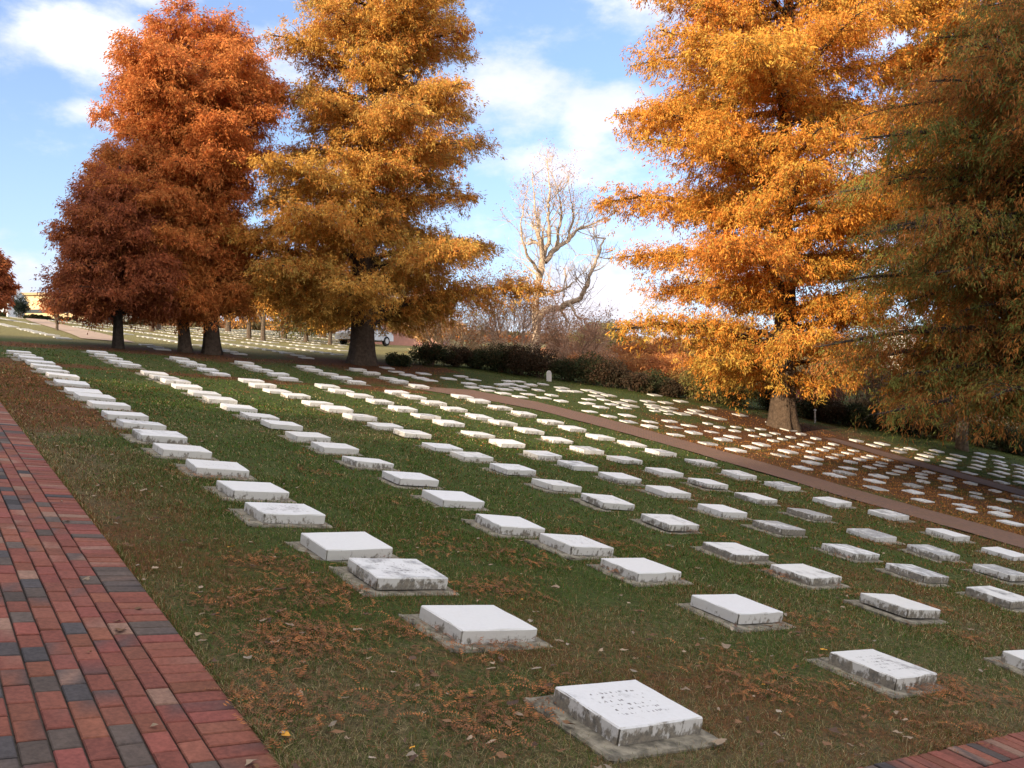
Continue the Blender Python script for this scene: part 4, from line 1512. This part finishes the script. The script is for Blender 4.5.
bush('small_tree', 'orange tree right of the round green one beyond the hedge', 'tree', 652, 48, 7.0, 340, ORG2, 46, 26000, .13, trunk=0, lumps=40)
bush('small_tree', 'pale orange tree behind the golden tree trunk on the right side', 'tree', 425, 50, 6.0, 318, [(.55, .33, .15), (.5, .27, .11), (.58, .38, .19)], 47, 16000, .12, trunk=.8)
bush('small_tree', 'broad orange brown tree low behind the leafless tree', 'tree', 500, 62, 9.0, 338, ORG2, 48, 22000, .16, trunk=.8)
bush('yellow_shrub', 'bright yellow shrub under the amber tree, above the olive hedge', 'shrub', 720, 41, 3.4, 352, [(.75, .42, .03), (.7, .36, .03), (.8, .5, .05)], 49, 11000, .11)
bush('small_tree', 'orange tree behind the amber tree left of its trunk', 'tree', 760, 52, 8.0, 330, ORG2, 50, 16000, .15, trunk=.8)
bush('pink_shrub', 'pink flowering-looking shrub right beside the flared trunk', 'shrub', 818, 40, 2.0, 372, [(.55, .22, .18), (.5, .17, .15), (.4, .2, .15)], 51, 6000, .1)
bare_shrub('bare_shrub', 'dusky brown thicket right of the flared trunk', 850, 40, 4.6, 3.0, (.20, .14, .10), 52, 34, [(.20, .13, .07), (.13, .10, .06), (.30, .17, .1)], 6000)
bush('small_tree', 'pale tan tree behind the hedge left of the slim trunk', 'tree', 898, 47, 2.6, 378, TANS, 53, 8000, .12, trunk=.6)
bush('pink_shrub', 'dusky pink shrub just left of the slim trunk', 'shrub', 938, 41, 3.2, 398, [(.30, .12, .11), (.24, .10, .10), (.34, .16, .13)], 54, 8000, .1)
bush('small_tree', 'dark green evergreen behind the hedge right of the thicket', 'tree', 868, 52, 5.5, 372, DKG, 55, 12000, .14)
bush('small_tree', 'brown autumn tree behind the slim trunk', 'tree', 990, 46, 7, 370, [(.30, .13, .06), (.24, .10, .05), (.33, .17, .08)], 56, 16000, .14)
bush('small_tree', 'orange brown tree behind the hedge at the right edge', 'tree', 1040, 50, 8, 355, [(.30, .13, .06), (.24, .10, .05), (.33, .17, .08)], 57, 14000, .15)

bush('russet_shrub', 'tan and russet brush directly left of the leafless trunk above the hedge', 'shrub', 486, 41, 4.2, 352, TANS + PINKY, 401, 9000, .09, lumps=40)
bush('russet_shrub', 'pink and tan brush right of the leafless trunk above the hedge', 'shrub', 598, 42, 4.6, 356, PINKY + ORG2, 402, 10000, .09, lumps=40)
bush('russet_shrub', 'glowing orange brush between the green round tree and the amber tree', 'shrub', 655, 41, 4.8, 352, ORG2, 403, 12000, .10, lumps=40)
bush('russet_shrub', 'brown and tan brush above the hedge right of the flared trunk', 'shrub', 880, 40, 3.6, 396, TANS + [(.25, .15, .10)], 404, 8000, .09, lumps=36)
bush('russet_shrub', 'pale straw coloured brush low at the hedge near the right edge', 'shrub', 985, 39.5, 3.0, 424, TANS, 405, 7000, .09, lumps=36)

# far lawn trees seen under the crowns
def far_tree(px, Y, w, h, pal, seed, label, trunk=1.4, n=9000, leaf=.18):
    return bush('distant_tree', label, 'tree', px, Y, w, h, pal, seed, n, leaf, trunk=trunk, group='small trees on the far lawn')


OR3 = [(.50, .17, .05), (.55, .24, .07), (.42, .13, .04)]
YE3 = [(.58, .32, .07), (.52, .24, .05), (.62, .38, .10)]
far_tree(152, 62, 5.5, 4.8, OR3, 61, 'orange far tree, left of the two between the dark trunk and the orange trunks')
far_tree(159, 72, 4.5, 5.2, YE3, 62, 'pale orange tree on the far lawn just right of the thicker one')
far_tree(249, 60, 4.5, 5.0, YE3, 63, 'yellow orange tree on the far lawn right of the thick trunk')
far_tree(263, 54, 4.0, 4.6, YE3, 64, 'golden tree with dark trunk on the far lawn, right of the yellow pair')
far_tree(284, 66, 6.5, 5.2, YE3, 65, 'wide golden tree on the far lawn left of the golden conifer trunk', trunk=.9)
far_tree(106, 84, 6.0, 5.6, OR3, 66, 'orange tree far off between the dark trunk and the cream building')
far_tree(180, 90, 8.0, 6.5, [(.30, .08, .05), (.35, .12, .05)], 67, 'dark red tree far off at the top of the lawn', trunk=1.0, n=12000)
far_tree(228, 86, 9.0, 6.0, [(.32, .13, .06), (.40, .19, .07)], 68, 'brown tree far off behind the thick orange trunk', trunk=1.0, n=12000)
far_tree(306, 60, 5.0, 4.6, DKG + OLV, 69, 'dark green tree left of the golden conifer trunk', trunk=.6, n=9000)
far_tree(330, 56, 3.6, 4.2, YE3 + OLV, 70, 'yellow green tree close left of the golden conifer trunk', trunk=.5)
far_tree(322, 80, 12, 8.0, [(.38, .19, .08), (.30, .14, .06), (.22, .15, .06)], 71, 'wide brown tree far behind the golden conifer', trunk=.8, n=16000, leaf=.22)
# small red sapling on the far lawn
bush('red_sapling', 'thin red leaved sapling on the sunny far lawn left of the dark tree', 'tree', 57, 44, 1.5, 2.4, RUST, 72, 1600, .11, trunk=.25, lumps=12)
# left edge: red tree, evergreen
redwood('redwood_tree', -14, 322, 62, [(244, -22, -10), (262, -42, 2), (285, -46, 10), (300, -38, 4), (308, -30, -6)], RUST, 73, 'distant dark red tree cut by the left edge of the picture', leaves=40000, limbs=60, trunk_r=.3, leafL=.3, leafW=.1, rise=.3)
bush('evergreen_tree', 'dark conical evergreen between the white house and the cream building', 'tree', 20, 86, 1.7, 2.6, [(.018, .028, .022), (.024, .036, .026)], 74, 5000, .13, dpt=1.7, lumps=20)
for q, (px_, Y_, w_) in enumerate(((-8, 88, 5), (36, 88, 4), (62, 88, 6), (92, 88, 5), (118, 90, 7))):
    bush('hedge_shrub', 'dark low hedge shrub along the top of the far lawn, %s from the left' % ORD[q], 'shrub', px_, Y_, w_, .42, DKG, 80 + q, 4000, .14, dpt=1.2, group='hedge at the top of the far lawn', lumps=18)


# ------------------------------------------------------------------ houses, car and markers
def building(name, label, px, Y, W, D, Hh, wall_c, roof_h=0, roof_c=(.2, .2, .2), win=(), rz=0, band=None, win_c=(.05, .06, .07), cat='building', chimney=False, flat=True):
    X0 = (px - 512) / F_PX * Y
    z0 = gxy(X0, Y)
    root = empty(name, (X0, Y, z0), rz)
    a_ = Acc()
    a_.box((-W / 2, 0, -1.5), (W / 2, D, Hh), wall_c)
    wall = link('wall', a_.mesh('wall'), M_paint, root)
    a_ = Acc()
    if roof_h > 0:
        o_ = .35
        v_ = [(-W / 2 - o_, -o_, Hh), (W / 2 + o_, -o_, Hh), (W / 2 + o_, D + o_, Hh), (-W / 2 - o_, D + o_, Hh), (-W / 2 - o_, D / 2, Hh + roof_h), (W / 2 + o_, D / 2, Hh + roof_h)]
        a_.add([(x_, y_, z_ + .01) for x_, y_, z_ in v_], [(0, 1, 5, 4), (2, 3, 4, 5), (0, 3, 2, 1)], roof_c)
        a_.add([v_[0], v_[4], v_[3]], [(0, 1, 2)], wall_c)
        a_.add([v_[1], v_[2], v_[5]], [(0, 1, 2)], wall_c)
    else:
        a_.box((-W / 2 - .3, -.3, Hh + .004), (W / 2 + .3, D + .3, Hh + .30), roof_c)
    rf = link('roof', a_.mesh('roof'), M_paint, root)
    if chimney:
        a_ = Acc()
        a_.box((W * .2, D * .4, Hh), (W * .2 + .8, D * .4 + .8, Hh + roof_h + 1), (.28, .12, .09))
        link('chimney', a_.mesh('chimney'), M_paint, rf)
    if band:
        for (zb_, zt_) in band:
            a_ = Acc()
            a_.box((-W / 2 - .05, -.08, zb_), (W / 2 + .05, -.004, zt_), win_c)
            link('window_band', a_.mesh('window_band'), M_paint, root)
    for (x0_, x1_, zb_, zt_) in win:
        a_ = Acc()
        a_.box((x0_, -.05, zb_), (x1_, -.003, zt_), (.7, .68, .62))
        fr = link('window', a_.mesh('window'), M_paint, root)
        a_ = Acc()
        a_.box((x0_ + .1, -.07, zb_ + .1), (x1_ - .1, -.052, zt_ - .1), win_c)
        link('pane', a_.mesh('pane'), M_glass, fr)
    tag(root, label, cat)
    return root


M_glass = simple_mat('window_glass', (.05, .06, .08), .12, .1, 2, 0)
building('cream_building', 'long low cream building with dark window bands at the top left horizon', 56, 100, 7.4, 9, 3.0, (.68, .52, .30), 0, (.42, .30, .18), band=[(.95, 1.35)], cat='building')
building('cream_building', 'pale yellow building end seen between the dark trunk and foliage, far left', 98, 104, 6.5, 8, 1.9, (.70, .60, .42), 0, (.3, .26, .2), win=[(-2.4, -1.4, .3, 1.4), (-.6, .4, .3, 1.4), (1.2, 2.2, .3, 1.4)])
building('white_house', 'small white house cut by the left edge of the picture', -8, 92, 3.4, 3, 1.5, (.72, .74, .78), 1.4, (.16, .15, .17), win=[(.2, .9, .3, 1.1)])
building('brick_house', 'pink brick house with a row of white windows right of the golden conifer trunk', 392, 66, 7.6, 8, 3.0, (.42, .22, .18), 1.4, (.30, .25, .24),
         win=[(-3.2, -2.2, 1.4, 2.5), (-1.8, -.8, 1.4, 2.5), (-.4, .6, 1.4, 2.5), (1.0, 2.0, 1.4, 2.5), (2.4, 3.3, 1.4, 2.5)], chimney=True)
building('white_house', 'pale house glimpsed under the rusty boughs at the right edge', 985, 62, 9, 8, 2.6, (.62, .56, .46), 1.8, (.25, .22, .2), win=[(-3, -2, .7, 1.9), (-.5, .5, .7, 1.9), (2, 3, .7, 1.9)])


def car(label, px, Y, rz, body_c, seed):
    X0 = (px - 512) / F_PX * Y
    root = empty('parked_car', (X0, Y, gxy(X0, Y)), rz)
    prof = [(-2.2, .35), (-2.2, .75), (-2.0, .92), (-1.25, 1.0), (-.65, 1.42), (.75, 1.45), (1.45, 1.02), (2.05, .92), (2.2, .7), (2.2, .35)]
    a_ = Acc()
    v_ = []
    for y_ in (-.85, .85):
        for x_, z_ in prof:
            ins = .16 if z_ > 1.1 else 0
            v_.append((x_, y_ * (1 - ins), z_))
    n_ = len(prof)
    a_.add(v_, [(q, q + 1, n_ + q + 1, n_ + q) for q in range(n_ - 1)], body_c)
    for off in (0, n_):
        a_.add([v_[off + q] for q in (0, 1, 2, 3, 6, 7, 8, 9)], [(0, 1, 2, 3, 4, 5, 6, 7)], body_c)
        a_.add([v_[off + q] for q in (3, 4, 5, 6)], [(0, 1, 2, 3)], body_c)
    a_.add([v_[0], v_[n_ - 1], v_[2 * n_ - 1], v_[n_]], [(0, 1, 2, 3)], body_c)
    link('body', a_.mesh('body'), M_paint, root)
    for sy in (-1, 1):
        a_ = Acc()
        q_ = [(-1.1, 1.03), (-.62, 1.36), (.70, 1.38), (1.25, 1.04)]
        a_.add([(x_, sy * (.85 * (1 - (.16 if z_ > 1.1 else 0)) + .012), z_) for x_, z_ in q_], [(0, 1, 2, 3)], (.04, .05, .06))
        link('side_window', a_.mesh('side_window'), M_glass, root)
    for x_ in (-1.35, 1.35):
        for sy in (-.80, .80):
            a_ = Acc()
            a_.tube([(x_, sy - .1, .33), (x_, sy + .1, .33)], [.33, .33], 16, (.02, .02, .02))
            a_.add([(x_ + .33 * math.cos(k), sy + (.101 if sy > 0 else -.101), .33 + .33 * math.sin(k)) for k in np.arange(12) * math.pi / 6], [tuple(range(12))], (.02, .02, .02))
            w_ = link('wheel', a_.mesh('wheel'), M_paint, root)
            a_ = Acc()
            a_.add([(x_ + .2 * math.cos(k), sy + (.11 if sy > 0 else -.11), .33 + .2 * math.sin(k)) for k in np.arange(12) * math.pi / 6], [tuple(range(12))], (.5, .5, .52))
            link('rim', a_.mesh('rim'), M_paint, w_)
    for sy in (-.6, .6):
        a_ = Acc()
        a_.box((-2.24, sy - .15, .62), (-2.19, sy + .15, .76), (.8, .8, .75))
        link('headlight', a_.mesh('headlight'), M_paint, root)
    tag(root, label, 'car')


car('white parked car partly hidden behind the golden conifer trunk', 365, 60, R_(62), (.62, .64, .68), 1)


def marker(name, label, px, Y, kind, cat):
    X0 = (px - 512) / F_PX * Y
    root = empty(name, (X0, Y, gxy(X0, Y)))
    root.scale = (.66, .66, .66)
    a_ = Acc()
    c_ = (.60, .60, .62)
    if kind == 'stone':
        a_.box((-.16, -.08, -.1), (.16, .08, .52), c_)
        link('post', a_.mesh('post'), M_paint, root)
        a_ = Acc()
        th = np.linspace(0, math.pi, 9)
        v_ = [(.16 * math.cos(k), -.078, .522 + .16 * math.sin(k)) for k in th] + [(.16 * math.cos(k), .078, .522 + .16 * math.sin(k)) for k in th]
        a_.add(v_, [(q, q + 1, 9 + q + 1, 9 + q) for q in range(8)], c_)
        a_.add(v_[:9], [tuple(range(9))], c_)
        a_.add(v_[9:], [tuple(range(8, -1, -1))], c_)
        link('rounded_top', a_.mesh('rounded_top'), M_paint, root)
    else:
        a_.tube([(0, 0, -.1), (0, 0, .75)], [.05, .05], 10, c_)
        link('post', a_.mesh('post'), M_paint, root)
        a_ = Acc()
        a_.tube([(0, 0, .752), (0, 0, .80), (0, 0, .86)], [.08, .08, .01], 10, c_)
        link('cap', a_.mesh('cap'), M_paint, root)
    tag(root, label, cat)


marker('boundary_stone', 'small white upright stone against the dark hedge below the leafless tree', 549, 36.0, 'stone', 'stone')
marker('white_post', 'thin white post at the hedge right of the flared trunk', 815, 34.6, 'post', 'post')

# far wood closing the view behind houses and shrubs
wa = Acc()
r = np.random.default_rng(99)
n = 150000
pxs = r.uniform(-500, 1600, n)
Yw = r.uniform(105, 135, n)
Xw = (pxs - 512) / F_PX * Yw
U_, V_ = uv(Xw, Yw)
zb = gz(U_, V_)
wav = 3.2 * np.sin(pxs * .045) + 2.4 * np.sin(pxs * .11 + 1) + 1.6 * np.sin(pxs * .31)
ytop = np.interp(pxs, [-500, 0, 90, 250, 340, 420, 620, 700, 1600], [300, 318, 318, 326, 330, 338, 350, 345, 330]) + wav
prof = np.maximum(.8, zpx(ytop, Yw) - zb)
zt = zb - .5 + (prof + .5) * r.random(n) ** .9
palw = np.array([(.30, .15, .07), (.22, .13, .06), (.14, .11, .05), (.36, .20, .09), (.10, .09, .045)])
pk = (np.floor(pxs / 37 + np.sin(pxs * .05)).astype(int) + (r.random(n) < .3) * r.integers(0, 5, n)) % 5
add_leaves(wa, np.stack([Xw, Yw, zt], 1), r.normal(0, 1, (n, 3)), .9 * r.uniform(.6, 1.3, n), .5 * r.uniform(.6, 1.3, n), palw[pk] * r.uniform(.7, 1.25, (n, 1)), r)
tag(link('distant_wood', wa.mesh('distant_wood'), M_leaf), 'brown and olive wood far beyond the graveyard', 'wood', kind='stuff')
